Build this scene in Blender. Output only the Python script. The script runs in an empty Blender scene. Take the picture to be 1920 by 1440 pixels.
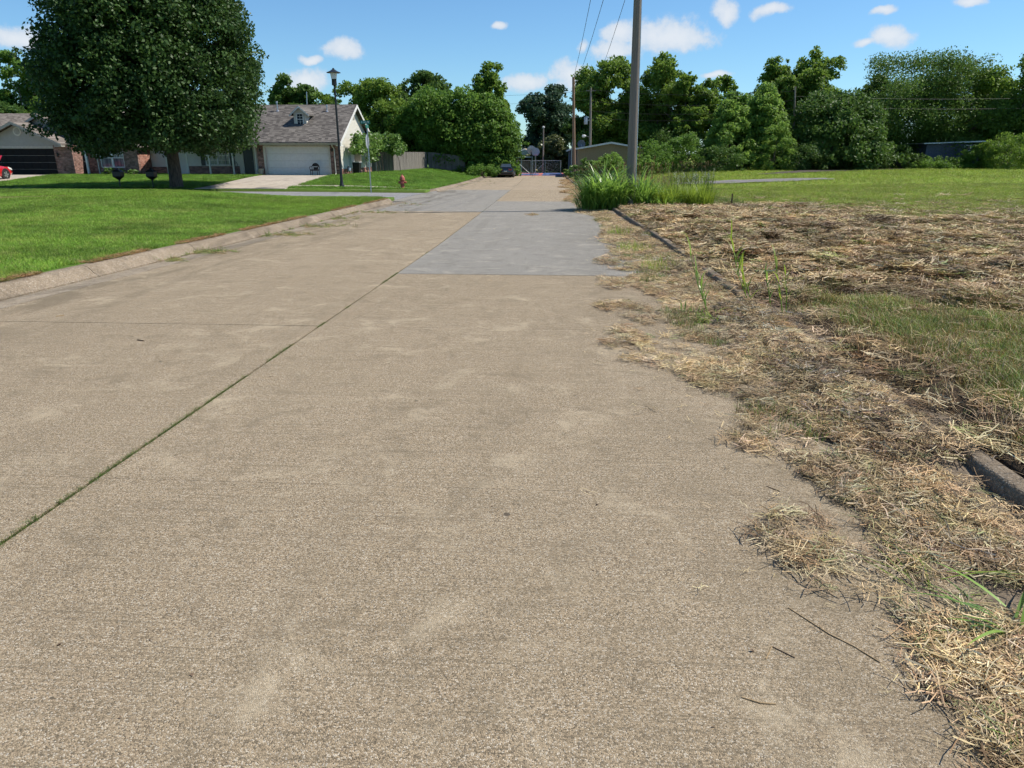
import bpy, bmesh, math, random
import numpy as np
from mathutils import Vector, Matrix, Quaternion

random.seed(7)
RNG = np.random.default_rng(7)
SC = bpy.context.scene
COL = SC.collection
PI = math.pi
rad = math.radians

# ------------------------------------------------------------------ camera
CAM_H, F_PX, CX, CY = 1.6, 1300.0, 960.0, 720.0
PITCH, YAW = math.atan(432 / F_PX), rad(3.5)
cd = bpy.data.cameras.new('camera')
cam = bpy.data.objects.new('camera', cd)
COL.objects.link(cam)
cd.sensor_width = 36
cd.lens = F_PX / 1920 * 36
cd.clip_start, cd.clip_end = 0.05, 3000
cam.location = (0, 0, CAM_H)
cam.rotation_euler = (PI / 2 - PITCH, 0, YAW)
SC.camera = cam

_FW = np.array((-math.sin(YAW) * math.cos(PITCH), math.cos(YAW) * math.cos(PITCH), -math.sin(PITCH)))
_RT = np.array((math.cos(YAW), math.sin(YAW), 0))
_UP = np.array((-math.sin(YAW) * math.sin(PITCH), math.cos(YAW) * math.sin(PITCH), math.cos(PITCH)))


def ray(px, py):
    return _FW + (px - CX) / F_PX * _RT - (py - CY) / F_PX * _UP


def W(px, py, Y):
    """pixel -> point on the upright plane at distance Y along the road"""
    d = ray(px, py)
    t = Y / d[1]
    return float(t * d[0]), float(CAM_H + t * d[2])


# ------------------------------------------------------------------ light
SUN_AZ, SUN_EL = rad(76), rad(54)
sun_dir = Vector((math.sin(SUN_AZ) * math.cos(SUN_EL), math.cos(SUN_AZ) * math.cos(SUN_EL), math.sin(SUN_EL)))
sl = bpy.data.lights.new('sun', 'SUN')
sl.energy, sl.angle, sl.color = 5.0, rad(0.53), (1.0, 0.94, 0.84)
so = bpy.data.objects.new('sun', sl)
COL.objects.link(so)
so.rotation_euler = (-sun_dir).to_track_quat('-Z', 'Y').to_euler()
so.location = (40, 10, 60)

SC.view_settings.view_transform = 'Standard'
SC.view_settings.look = 'None'
SC.view_settings.exposure = 0.45
SC.view_settings.gamma = 1.0
SC.view_settings.use_curve_mapping = False
SC.cycles.max_bounces = 4
SC.cycles.diffuse_bounces, SC.cycles.glossy_bounces, SC.cycles.transmission_bounces = 3, 2, 2
SC.cycles.adaptive_threshold = 0.03
SC.cycles.transparent_max_bounces = 12
SC.cycles.caustics_reflective = SC.cycles.caustics_refractive = False
SC.cycles.use_denoising = True


class NT:
    """small helper around a node tree"""

    def __init__(self, tree):
        self.t = tree
        self.n, self.l = tree.nodes, tree.links

    def add(self, kind, ins=None, **props):
        nd = self.n.new(kind)
        for k, v in props.items():
            setattr(nd, k, v)
        for k, v in (ins or {}).items():
            self.put(nd.inputs[k], v)
        return nd

    def put(self, sock, v):
        if isinstance(v, bpy.types.NodeSocket):
            self.l.new(v, sock)
        elif v is not None:
            if sock.type == 'RGBA' and len(v) == 3:
                v = (*v, 1)
            sock.default_value = v

    def math(self, op, a, b=None, c=None, clamp=False):
        nd = self.n.new('ShaderNodeMath')
        nd.operation, nd.use_clamp = op, clamp
        for i, v in enumerate((a, b, c)):
            if v is not None:
                self.put(nd.inputs[i], v)
        return nd.outputs[0]

    def vmath(self, op, a, b=None, out=0):
        nd = self.n.new('ShaderNodeVectorMath')
        nd.operation = op
        self.put(nd.inputs[0], a)
        if b is not None:
            self.put(nd.inputs[1], b)
        return nd.outputs[out]

    def mix(self, f, a, b, blend='MIX'):
        nd = self.n.new('ShaderNodeMix')
        nd.data_type, nd.blend_type, nd.clamp_factor = 'RGBA', blend, True
        self.put(nd.inputs[0], f)
        self.put(nd.inputs[6], a)
        self.put(nd.inputs[7], b)
        return nd.outputs[2]

    def ramp(self, f, stops, interp='LINEAR'):
        nd = self.n.new('ShaderNodeValToRGB')
        cr = nd.color_ramp
        cr.interpolation = interp
        while len(cr.elements) < len(stops):
            cr.elements.new(0.5)
        for e, (p, c) in zip(cr.elements, stops):
            e.position = p
            e.color = (c, c, c, 1) if isinstance(c, (int, float)) else (*c, 1)
        self.put(nd.inputs[0], f)
        return nd.outputs[0]

    def smooth(self, v, lo, hi):
        nd = self.n.new('ShaderNodeMapRange')
        nd.interpolation_type = 'SMOOTHSTEP'
        self.put(nd.inputs[0], v)
        nd.inputs[1].default_value, nd.inputs[2].default_value = lo, hi
        return nd.outputs[0]

    def noise(self, vec, scale, detail=3.0, rough=0.55, dist=0.0, out='Fac'):
        nd = self.add('ShaderNodeTexNoise', {'Scale': scale, 'Detail': detail, 'Roughness': rough, 'Distortion': dist})
        if vec is not None:
            self.l.new(vec, nd.inputs['Vector'])
        return nd.outputs[out]


# ------------------------------------------------------------------ world: sky with small fair-weather clouds
world = bpy.data.worlds.new('World')
SC.world = world
world.use_nodes = True
wt = NT(world.node_tree)
world.node_tree.nodes.clear()
sky = wt.add('ShaderNodeTexSky', sky_type='NISHITA', sun_disc=False, sun_elevation=SUN_EL, sun_rotation=SUN_AZ,
             altitude=200, air_density=1.0, dust_density=0.15, ozone_density=2.5)
tc = wt.add('ShaderNodeTexCoord')
DIR = tc.outputs['Generated']
# each cloud: azimuth (deg, 0 = along the road, + = right), elevation (deg), half width, half height (deg), body
_cl = []
for px, py, hw, hh in [(1245, 68, 95, 30), (1165, 66, 40, 22), (1150, 98, 52, 20), (640, 92, 42, 20), (985, 155, 48, 20), (1070, 138, 42, 28),
                       (1095, 88, 12, 14), (1357, 28, 22, 18), (1440, 22, 38, 12), (1672, 70, 42, 16), (1625, 80, 26, 9), (565, 150, 48, 26),
                       (1345, 145, 34, 9), (742, 172, 20, 16), (40, 65, 55, 22), (930, 48, 18, 6), (1825, 12, 30, 9), (1660, 25, 26, 9), (575, 108, 20, 9)]:
    d = ray(px, py)
    _cl.append((d / np.linalg.norm(d), hw / 1370 * 0.95, hh / 1370 * 0.95))
_r = random.Random(5)
for k in range(8):
    a, e = rad(_r.uniform(60, 300)), rad(_r.uniform(8, 40))
    _cl.append((np.array((math.sin(a) * math.cos(e), math.cos(a) * math.cos(e), math.sin(e))), _r.uniform(.05, .11), _r.uniform(.02, .04)))
warp = wt.add('ShaderNodeTexNoise', {'Scale': 14.0, 'Detail': 2.0, 'Roughness': 0.6})
wt.l.new(DIR, warp.inputs['Vector'])
wv = wt.vmath('SUBTRACT', warp.outputs['Color'], (0.5, 0.5, 0.5))
sc_ = wt.add('ShaderNodeVectorMath', operation='SCALE')
wt.l.new(wv, sc_.inputs[0])
sc_.inputs['Scale'].default_value = 0.035
DW = wt.vmath('ADD', DIR, sc_.outputs[0])
field = None
for d, a, b in _cl:
    rt = np.cross(d, (0, 0, 1)); rt /= np.linalg.norm(rt)
    up = np.cross(rt, d)
    gr = wt.add('ShaderNodeTexGradient', gradient_type='SPHERICAL')
    tm = gr.texture_mapping
    tm.vector_type = 'TEXTURE'
    tm.translation = Vector(d)
    tm.rotation = Matrix((rt, d, up)).transposed().to_euler()
    tm.scale = (a * 1.35, 1.0, b * 1.35)
    wt.l.new(DW, gr.inputs[0])
    v = gr.outputs['Fac']
    field = v if field is None else wt.math('MAXIMUM', field, v)
n1 = wt.noise(DIR, 48, 6, 0.64)
m = wt.math('ADD', field, wt.math('MULTIPLY', wt.math('SUBTRACT', n1, 0.5), 1.1))
mask = wt.math('MULTIPLY', wt.smooth(m, 0.14, 0.6), wt.smooth(field, 0.0, 0.25))
mask = wt.math('MULTIPLY', mask, 0.86)
ccol = wt.mix(wt.smooth(m, 0.2, 1.0), (5.6, 6.4, 7.4), (7.5, 7.7, 8.0))
skycol = wt.mix(1.0, sky.outputs[0], (0.76, 1.06, 1.26), 'MULTIPLY')
bg = wt.add('ShaderNodeBackground', {'Color': wt.mix(mask, skycol, ccol), 'Strength': 0.082})
world.cycles.sampling_method = 'MANUAL'
world.cycles.sample_map_resolution = 512
wo = wt.add('ShaderNodeOutputWorld', {'Surface': bg.outputs[0]})


# ------------------------------------------------------------------ terrain shape
def ss(x):
    x = np.clip(x, 0, 1)
    return x * x * (3 - 2 * x)


def bend(Y):
    return -0.017 * np.clip(np.asarray(Y, float) - 15, 0, 80)


def zr(Y):
    Y = np.asarray(Y, float)
    t = np.clip(Y - 50, 0, 30)
    return -0.014 * np.minimum(Y, 50) - 0.014 * (t - t * t / 60)


UL, UR = -6.85, 2.2           # foot of the left kerb, face of the right kerb
YS0, YS1 = 32.8, 41.6         # cross street
ROAD_END = 86.5


def lat_noise(X, Y, s, seed=0):
    """cheap smooth value noise"""
    X, Y = np.asarray(X, float) / s, np.asarray(Y, float) / s
    xi, yi = np.floor(X).astype(np.int64), np.floor(Y).astype(np.int64)
    fx, fy = X - xi, Y - yi
    fx, fy = fx * fx * (3 - 2 * fx), fy * fy * (3 - 2 * fy)

    def h(a, b):
        n = (a * 374761393 + b * 668265263 + seed * 974634777) & 0x7fffffff
        n = ((n ^ (n >> 13)) * 1274126177) & 0x7fffffff
        return ((n ^ (n >> 16)) & 0xffff) / 65535.0
    return (h(xi, yi) * (1 - fx) + h(xi + 1, yi) * fx) * (1 - fy) + (h(xi, yi + 1) * (1 - fx) + h(xi + 1, yi + 1) * fx) * fy


def street_z(X, Y):
    d = -7.1 - (X - bend(Y))
    return zr(Y) + (-0.53 - zr(Y)) * ss(d / 9)


def gz(X, Y, micro=True):
    """height of the ground surface (road surface where the road is)"""
    X, Y = np.broadcast_arrays(np.asarray(X, float), np.asarray(Y, float))
    u = X - bend(Y)
    z = zr(Y).copy()
    # left side
    d = UL - 0.3 - u
    base = zr(Y) + 0.15
    near = base + ss(d / 9) * ss((YS0 - Y) / 5.0) * (0.17 - base)
    nearbase = street_z(X, np.full_like(Y, YS0)) + 0.14
    near = np.where(Y > YS0 - 5, near + (nearbase - base) * ss((Y - YS0 + 5) / 5) * ss(d / 6), near)
    farb = np.where(Y < 60, zr(Y), zr(Y)) + 0.15
    fart = -0.39 + 0.33 * ss((Y - YS1) / 14.5)
    far = farb + ss(d / 7) * (fart - farb)
    left = np.where(Y < YS0, near, np.where(Y > YS1, far, street_z(X, Y)))
    # right side
    e = u - UR - 0.15
    rb = zr(Y) + 0.13
    k = ss((Y - 8) / 40)
    rt = rb * (1 - k) + (-0.24 + 0.006 * np.clip(e, 0, 90)) * k
    right = rb + ss(e / 18) * (rt - rb)
    if micro:
        amp = ss(e / 0.5) * np.clip(1 - (Y - 22) / 12, 0, 1)
        brown = ss((Y - 5.5) / 2) * ss((24 - Y) / 5)
        right = right + amp * (0.035 * (lat_noise(X, Y, 0.28, 1) - .5) + 0.24 * brown * (lat_noise(X, Y, 0.36, 2) - .5) + 0.18 * brown * (lat_noise(X, Y, .9, 3) - .5))
        right = right + 0.09 * ss(e / 0.25) * ss((1.6 - e) / 1.3) * ss((Y - 3.4) / .6) * ss((8.0 - Y) / 1.2)
        right = right + 0.05 * amp * ss((5 - e) / 4) * ss((e - .2) / 1)
    z = np.where(d > 0, left, z)
    z = np.where(e > 0, right, z)
    z = np.where((u < UL) & (d <= 0) & ((Y < YS0) | (Y > YS1)), zr(Y) + 0.15, z)
    return z


_T = 1.2 * 1.0045 ** np.arange(1300)


def G(px, py):
    """pixel -> point on the ground surface"""
    d = ray(px, py)
    P = np.array((0, 0, CAM_H)) + _T[:, None] * d
    h = P[:, 2] - gz(P[:, 0], P[:, 1], False)
    hit = np.nonzero(h <= 0)[0]
    i = int(hit[0]) if len(hit) else len(_T) - 1
    f = h[i - 1] / (h[i - 1] - h[i]) if i and len(hit) else 0
    t = _T[i - 1] + (_T[i] - _T[i - 1]) * f if i else _T[0]
    x, y = t * d[0], t * d[1]
    return float(x), float(y), float(gz(x, y, False))


def gpt(x, y, up=0.0):
    return (x, y, float(gz(x, y, False)) + up)


# ------------------------------------------------------------------ materials
MATS = {}


def new_mat(name):
    m = bpy.data.materials.new(name)
    m.use_nodes = True
    m.node_tree.nodes.clear()
    t = NT(m.node_tree)
    MATS[name] = m
    return m, t


def finish(t, col, rough=0.7, spec=0.4, bump=None, bstr=0.3, bdist=0.01, metal=0.0, trans=None, **kw):
    p = t.add('ShaderNodeBsdfPrincipled', {'Base Color': col, 'Roughness': rough, 'Specular IOR Level': spec, 'Metallic': metal})
    for k, v in kw.items():
        t.put(p.inputs[k.replace('_', ' ')], v)
    if bump is not None:
        b = t.add('ShaderNodeBump', {'Height': bump, 'Strength': bstr, 'Distance': bdist})
        t.l.new(b.outputs[0], p.inputs['Normal'])
    sh = p.outputs[0]
    if trans:
        tr = t.add('ShaderNodeBsdfTranslucent', {'Color': trans[1]})
        ms = t.add('ShaderNodeMixShader', {0: trans[0], 1: sh, 2: tr.outputs[0]})
        sh = ms.outputs[0]
    t.add('ShaderNodeOutputMaterial', {'Surface': sh})
    return p


def plain(name, col, rough=0.6, spec=0.4, metal=0.0, var=0.12, scale=6.0, bstr=0.15, **kw):
    """a base colour with uneven wear and fine relief"""
    m, t = new_mat(name)
    pos = t.add('ShaderNodeNewGeometry').outputs['Position']
    n = t.noise(pos, scale, 5, 0.6)
    n2 = t.noise(pos, scale * 9, 3, 0.6)
    f = t.math('ADD', t.math('MULTIPLY', n, 0.7), t.math('MULTIPLY', n2, 0.3))
    lo = tuple(c * (1 - var * 1.8) for c in col)
    hi = tuple(min(1, c * (1 + var * 1.4)) for c in col)
    c = t.ramp(f, [(0.3, lo), (0.7, hi)])
    r = t.math('ADD', rough - 0.08, t.math('MULTIPLY', n2, 0.16))
    finish(t, c, r, spec, n2, bstr, 0.004, metal, **kw)
    return m


def concrete(name, c_a, c_b, grains, grain_mix, stain=0.35, gs=105.0):
    m, t = new_mat(name)
    pos = t.add('ShaderNodeNewGeometry').outputs['Position']
    rnd = t.add('ShaderNodeObjectInfo').outputs['Random']
    big = t.noise(pos, 0.55, 5, 0.6)
    mid = t.noise(pos, 4.5, 5, 0.65)
    fine = t.noise(pos, 55, 4, 0.7)
    base = t.mix(t.ramp(t.math('ADD', t.math('MULTIPLY', big, .6), t.math('MULTIPLY', mid, .4)), [(0.34, 0.0), (0.66, 1.0)]), c_a, c_b)
    base = t.mix(t.math('MULTIPLY', rnd, 0.22), base, tuple(c * 0.82 for c in c_a))
    # worn surface showing the sand and pebbles of the mix
    vor = t.add('ShaderNodeTexVoronoi', {'Scale': gs, 'Randomness': 1.0})
    t.l.new(pos, vor.inputs['Vector'])
    sep = t.add('ShaderNodeSeparateColor', {0: vor.outputs['Color']})
    g = t.ramp(sep.outputs[0], grains, 'CONSTANT')
    amt = t.math('MULTIPLY', t.ramp(mid, [(0.25, 0.75), (0.75, 1.25)]), grain_mix)
    col = t.mix(amt, base, g)
    v2 = t.add('ShaderNodeTexVoronoi', {'Scale': gs * 0.42})
    t.l.new(pos, v2.inputs['Vector'])
    s2 = t.add('ShaderNodeSeparateColor', {0: v2.outputs['Color']})
    peb = t.math('MULTIPLY', t.math('GREATER_THAN', s2.outputs[1], 0.93), t.math('LESS_THAN', v2.outputs['Distance'], 0.28))
    col = t.mix(t.math('MULTIPLY', peb, 0.75), col, t.ramp(s2.outputs[2], [(0.0, (.50, .46, .40)), (0.6, (.34, .27, .19)), (0.85, (.12, .10, .09))], 'CONSTANT'))
    # broom lines across the lane, fine and coarse
    mp = t.add('ShaderNodeMapping', {'Scale': (0.9, 120.0, 1.0)})
    t.l.new(pos, mp.inputs['Vector'])
    broom = t.noise(mp.outputs[0], 1.0, 3, 0.65)
    col = t.mix(t.math('MULTIPLY', t.smooth(broom, .48, .70), 0.55), col, tuple(c * 0.50 for c in c_a))
    mpb = t.add('ShaderNodeMapping', {'Scale': (0.5, 26.0, 1.0)})
    t.l.new(pos, mpb.inputs['Vector'])
    col = t.mix(t.math('MULTIPLY', t.smooth(t.noise(mpb.outputs[0], 1.0, 4, 0.7), .55, .72), 0.28), col, tuple(c * 0.55 for c in c_a))
    # faint wheel tracks along the lane, blotches, scuffs
    mp2 = t.add('ShaderNodeMapping', {'Scale': (2.4, 0.09, 1.0), 'Rotation': (0, 0, .02)})
    t.l.new(pos, mp2.inputs['Vector'])
    track = t.noise(mp2.outputs[0], 1.0, 5, 0.6)
    col = t.mix(t.math('MULTIPLY', t.smooth(track, .54, .70), stain * .5), col, tuple(c * 0.60 for c in c_a))
    blot = t.noise(pos, 3.1, 7, 0.72, 0.9)
    col = t.mix(t.math('MULTIPLY', t.smooth(blot, .50, .66), stain), col, tuple(c * 0.52 for c in c_a))
    pit = t.add('ShaderNodeTexVoronoi', {'Scale': 2.1})
    t.l.new(pos, pit.inputs['Vector'])
    col = t.mix(t.math('MULTIPLY', t.math('LESS_THAN', pit.outputs['Distance'], t.math('MULTIPLY', mid, .055)), .75), col, (.045, .040, .034))
    sr = t.add('ShaderNodeSeparateXYZ', {0: pos}).outputs[0]
    dust = t.math('MULTIPLY', t.smooth(sr, -.6, 1.6), t.smooth(t.noise(pos, 1.3, 5, .65), .38, .62))
    col = t.mix(t.math('MULTIPLY', dust, stain * .9), col, tuple(c * 0.58 for c in c_a))
    # dirt washed along the left gutter
    sx = t.add('ShaderNodeSeparateXYZ', {0: pos}).outputs[0]
    mp3 = t.add('ShaderNodeMapping', {'Scale': (1.6, 0.28, 1.0), 'Rotation': (0, 0, .06)})
    t.l.new(pos, mp3.inputs['Vector'])
    wash = t.math('MULTIPLY', t.smooth(t.noise(mp3.outputs[0], 1.0, 5, .6, .8), .44, .62), t.math('SUBTRACT', 1.0, t.smooth(sx, -6.3, -4.2)))
    col = t.mix(t.math('MULTIPLY', wash, stain * 1.5), col, tuple(c * 0.45 for c in c_a))
    light = t.noise(pos, 1.9, 7, 0.72, 0.5)
    col = t.mix(t.math('MULTIPLY', t.smooth(light, .52, .70), 0.5), col, tuple(min(1, c * 1.38) for c in c_b))
    h = t.math('ADD', t.math('MULTIPLY', vor.outputs['Distance'], -0.9), t.math('ADD', t.math('MULTIPLY', fine, .6), t.math('MULTIPLY', broom, .5)))
    finish(t, col, 0.9, 0.10, h, 0.65, 0.006)
    return m


TAN_GRAINS = [(0.0, (.030, .022, .016)), (0.17, (.15, .108, .066)), (0.40, (.30, .225, .145)), (0.66, (.40, .31, .205)), (0.88, (.55, .49, .40))]
GREY_GRAINS = [(0.0, (.11, .11, .105)), (0.2, (.19, .187, .18)), (0.5, (.25, .245, .235)), (0.85, (.32, .315, .30))]
concrete('worn_tan_concrete', (.250, .205, .140), (.318, .266, .187), TAN_GRAINS, 0.60, 0.34, 230.0)
concrete('pale_tan_concrete', (.285, .232, .165), (.345, .287, .208), TAN_GRAINS, 0.40, 0.26, 150.0)
concrete('newer_grey_concrete', (.224, .205, .170), (.270, .247, .206), GREY_GRAINS, 0.45, 0.45, 200.0)
concrete('kerb_concrete', (.195, .158, .118), (.255, .21, .16), TAN_GRAINS, 0.35, 0.45)
concrete('drive_concrete', (.40, .35, .29), (.46, .41, .34), TAN_GRAINS, 0.14, 0.22)
concrete('gutter_concrete', (.23, .195, .15), (.30, .26, .205), TAN_GRAINS, 0.35, 0.4)


def asphalt():
    m, t = new_mat('chip_asphalt')
    pos = t.add('ShaderNodeNewGeometry').outputs['Position']
    v = t.add('ShaderNodeTexVoronoi', {'Scale': 45})
    t.l.new(pos, v.inputs['Vector'])
    s = t.add('ShaderNodeSeparateColor', {0: v.outputs['Color']})
    g = t.ramp(s.outputs[0], [(0, (.08, .08, .085)), (.3, (.18, .18, .18)), (.7, (.27, .265, .26)), (.92, (.4, .39, .37))], 'CONSTANT')
    c = t.mix(0.5, g, t.ramp(t.noise(pos, .9, 5), [(.3, (.17, .17, .175)), (.7, (.26, .255, .25))]))
    finish(t, c, .9, .2, v.outputs['Distance'], .5, .01)


asphalt()


def ground_mat():
    m, t = new_mat('soil_and_thatch')
    pos = t.add('ShaderNodeNewGeometry').outputs['Position']
    at = t.add('ShaderNodeAttribute', attribute_name='earth').outputs['Color']
    n = t.noise(pos, 14, 6, 0.7)
    n2 = t.noise(pos, 90, 4, 0.7)
    f = t.math('ADD', t.math('MULTIPLY', n, .5), t.math('MULTIPLY', n2, .5))
    c = t.mix(1.0, at, t.ramp(f, [(0.28, .38), (0.72, 1.6)]), 'MULTIPLY')
    finish(t, c, .95, .1, f, .9, .03)


ground_mat()


def blade_mat(name, trans=0.3, rough=0.5):
    """grass-like blade: colour comes from the tuft, with a little change along the blade"""
    m, t = new_mat(name)
    at = t.add('ShaderNodeAttribute', attribute_name='tint', attribute_type='INSTANCER').outputs['Color']
    var = t.add('ShaderNodeAttribute', attribute_name='vary').outputs['Fac']
    c = t.mix(1.0, at, t.ramp(var, [(0.0, .55), (1.0, 1.45)]), 'MULTIPLY')
    finish(t, c, rough, .3, trans=(trans, c))


blade_mat('lawn_blade', .35, .5)
blade_mat('straw', .12, .6)


def leaf_mat(name, dark, light, trans=0.28, rough=0.42, spec=0.45):
    m, t = new_mat(name)
    at = t.add('ShaderNodeAttribute', attribute_name='tint').outputs['Fac']
    c = t.ramp(at, [(0.0, dark), (1.0, light)])
    tc_ = t.mix(0.6, c, tuple(min(1, x * 1.5) for x in light))
    finish(t, c, rough, spec, trans=(trans, tc_))


leaf_mat('pear_leaf', (.016, .042, .010), (.066, .125, .027), .2, .5, .22)
leaf_mat('oak_leaf', (.062, .125, .015), (.170, .265, .040), .40, .55, .2)
leaf_mat('maple_leaf', (.052, .120, .017), (.145, .250, .042), .40, .55, .2)
leaf_mat('sycamore_leaf', (.060, .122, .016), (.180, .270, .042), .38, .55, .2)
leaf_mat('pale_leaf', (.090, .170, .028), (.215, .330, .064), .42, .55, .22)
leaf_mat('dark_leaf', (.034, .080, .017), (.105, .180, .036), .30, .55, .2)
leaf_mat('hackberry_leaf', (.040, .090, .016), (.120, .200, .038), .32, .55, .2)
leaf_mat('cedar_leaf', (.020, .050, .026), (.062, .110, .054), .18, .6, .2)
leaf_mat('willow_leaf', (.060, .080, .025), (.14, .16, .06), .3)
leaf_mat('vine_leaf', (.060, .125, .020), (.17, .28, .06), .35)
leaf_mat('tall_blade', (.065, .145, .022), (.25, .40, .07), .42, .36, .5)
leaf_mat('yellow_blade', (.10, .17, .018), (.27, .36, .045), .42, .45, .35)
leaf_mat('dry_blade', (.22, .14, .06), (.42, .30, .15), .2, .6, .2)
leaf_mat('seed_head', (.20, .10, .05), (.38, .24, .14), .2, .7, .2)
leaf_mat('white_flower', (.50, .52, .38), (.75, .75, .62), .2, .7, .2)


def bark():
    m, t = new_mat('bark')
    pos = t.add('ShaderNodeNewGeometry').outputs['Position']
    mp = t.add('ShaderNodeMapping', {'Scale': (9, 9, 1.6)})
    t.l.new(pos, mp.inputs['Vector'])
    n = t.noise(mp.outputs[0], 2.2, 6, .7)
    finish(t, t.ramp(n, [(.3, (.035, .028, .022)), (.7, (.15, .125, .10))]), .9, .2, n, .9, .05)


bark()


def wood(name, a, b, grain=(30, 30, 0.9)):
    m, t = new_mat(name)
    pos = t.add('ShaderNodeNewGeometry').outputs['Position']
    rnd = t.add('ShaderNodeObjectInfo').outputs['Random']
    mp = t.add('ShaderNodeMapping', {'Scale': grain})
    t.l.new(pos, mp.inputs['Vector'])
    n = t.noise(mp.outputs[0], 1.0, 6, .7)
    c = t.ramp(n, [(.28, a), (.72, b)])
    c = t.mix(t.math('MULTIPLY', rnd, .45), c, tuple(x * .6 for x in a))
    finish(t, c, .85, .2, n, .6, .01)


wood('weathered_fence', (.125, .112, .098), (.275, .25, .222))
wood('pole_wood', (.17, .145, .12), (.42, .37, .315), (45, 45, .35))
wood('pole_wood_red', (.20, .12, .08), (.36, .24, .17), (45, 45, .35))


def brickmat(name, a, b, mortar):
    m, t = new_mat(name)
    g = t.add('ShaderNodeNewGeometry')
    pos = g.outputs['Position']
    sp = t.add('ShaderNodeSeparateXYZ', {0: pos})
    along = t.math('ADD', sp.outputs[0], sp.outputs[1])
    vec = t.add('ShaderNodeCombineXYZ', {0: along, 1: sp.outputs[2]}).outputs[0]
    br = t.add('ShaderNodeTexBrick', {'Vector': vec, 'Color1': a, 'Color2': b, 'Mortar': mortar, 'Scale': 1.0, 'Mortar Size': .008,
                                      'Brick Width': .21, 'Row Height': .076, 'Bias': 0.0})
    n = t.noise(pos, 9, 5, .7)
    sb = t.add('ShaderNodeTexWhiteNoise', {})
    # one darker or paler firing for every brick
    fx = t.math('FLOOR', t.math('DIVIDE', along, .21))
    fz = t.math('FLOOR', t.math('DIVIDE', sp.outputs[2], .076))
    t.l.new(t.add('ShaderNodeCombineXYZ', {0: fx, 1: fz}).outputs[0], sb.inputs['Vector'])
    c = t.mix(1.0, br.outputs['Color'], t.ramp(sb.outputs['Value'], [(0, .5), (1, 1.4)]), 'MULTIPLY')
    c = t.mix(.35, c, t.mix(1.0, c, t.ramp(n, [(.3, .5), (.7, 1.5)]), 'MULTIPLY'))
    finish(t, c, .9, .2, br.outputs['Fac'], -.6, .01)


brickmat('sunlit_brick', (.24, .075, .050), (.32, .12, .075), (.36, .31, .27))  # sunlight put into the colour: brighter copy for the right-hand sides
brickmat('shaded_brick', (.15, .065, .048), (.23, .105, .075), (.33, .29, .26))  # shade put into the colour: darker copy for the house fronts


def siding(name, a, pitch=0.115):
    m, t = new_mat(name)
    pos = t.add('ShaderNodeNewGeometry').outputs['Position']
    sp = t.add('ShaderNodeSeparateXYZ', {0: pos})
    fr = t.math('FRACT', t.math('DIVIDE', sp.outputs[2], pitch))
    n = t.noise(pos, 3, 5, .6)
    c = t.ramp(n, [(.3, tuple(x * .88 for x in a)), (.7, a)])
    # board face leans out towards its lower lip: relief only
    finish(t, c, .55, .3, t.math('MULTIPLY', t.math('SUBTRACT', 1.0, fr), 1.0), .6, .02)


siding('cream_siding', (.62, .59, .52))
siding('taupe_siding', (.36, .34, .30))


def shingles(name, lo, hi):
    m, t = new_mat(name)
    pos = t.add('ShaderNodeNewGeometry').outputs['Position']
    sp = t.add('ShaderNodeSeparateXYZ', {0: pos})
    row = t.math('FLOOR', t.math('DIVIDE', sp.outputs[2], .075))
    along = t.math('ADD', t.math('ADD', sp.outputs[0], t.math('MULTIPLY', sp.outputs[1], .0)), t.math('MULTIPLY', row, 3.137))
    cell = t.math('FLOOR', t.math('DIVIDE', along, .26))
    wn = t.add('ShaderNodeTexWhiteNoise')
    t.l.new(t.add('ShaderNodeCombineXYZ', {0: cell, 1: row}).outputs[0], wn.inputs['Vector'])
    c = t.ramp(wn.outputs['Value'], [(0, lo), (.5, tuple((a + b) / 2 for a, b in zip(lo, hi))), (1, hi)])
    c = t.mix(.4, c, t.mix(1.0, c, t.ramp(t.noise(pos, 25, 4, .7), [(.3, .5), (.7, 1.5)]), 'MULTIPLY'))
    fr = t.math('FRACT', t.math('DIVIDE', sp.outputs[2], .075))
    finish(t, c, .95, .15, t.math('ADD', t.math('MULTIPLY', fr, -.6), t.math('MULTIPLY', wn.outputs['Value'], .5)), .8, .02)


shingles('grey_brown_shingle', (.060, .054, .050), (.165, .150, .136))
shingles('tan_shingle', (.10, .085, .072), (.22, .19, .165))

plain('white_trim', (.66, .65, .62), .5)
plain('cream_trim', (.55, .52, .45), .5)
plain('header_trim', (.36, .32, .22), .6)
plain('taupe_trim', (.34, .32, .28), .6)
plain('garage_white', (.62, .63, .62), .45, var=.05)
plain('garage_black', (.010, .010, .011), .6, .12)
plain('black_paint', (.012, .012, .013), .4, .5)
plain('dark_door', (.018, .020, .026), .35, .5)
plain('wicker_black', (.020, .018, .017), .6)
plain('terracotta_pale', (.45, .40, .30), .7)
plain('curtain', (.42, .43, .40), .9)
plain('room_dark', (.03, .03, .03), .9)
plain('hydrant_red', (.38, .10, .075), .65, var=.3, scale=18)
plain('galvanised', (.42, .44, .46), .35, .5, .7, scale=12)
plain('sign_back', (.55, .58, .62), .35, .5, .5)
plain('sign_green', (.015, .16, .11), .4, .5)
plain('sign_white', (.85, .85, .85), .4)
plain('car_black', (.006, .007, .010), .16, .6, Coat_Weight=.8)
plain('car_red', (.45, .012, .018), .2, .6, Coat_Weight=.8)
plain('car_maroon', (.10, .02, .02), .25, .6, Coat_Weight=.6)
plain('tyre', (.015, .015, .015), .8)
plain('alloy', (.62, .63, .65), .3, .5, .8)
plain('tail_lamp', (.30, .012, .012), .2, .6)
plain('head_lamp', (.70, .70, .66), .15, .6)
plain('plate', (.60, .58, .55), .5)
plain('rubber_black', (.02, .02, .02), .6)
plain('court_blue', (.045, .10, .26), .8, var=.2)
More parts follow.
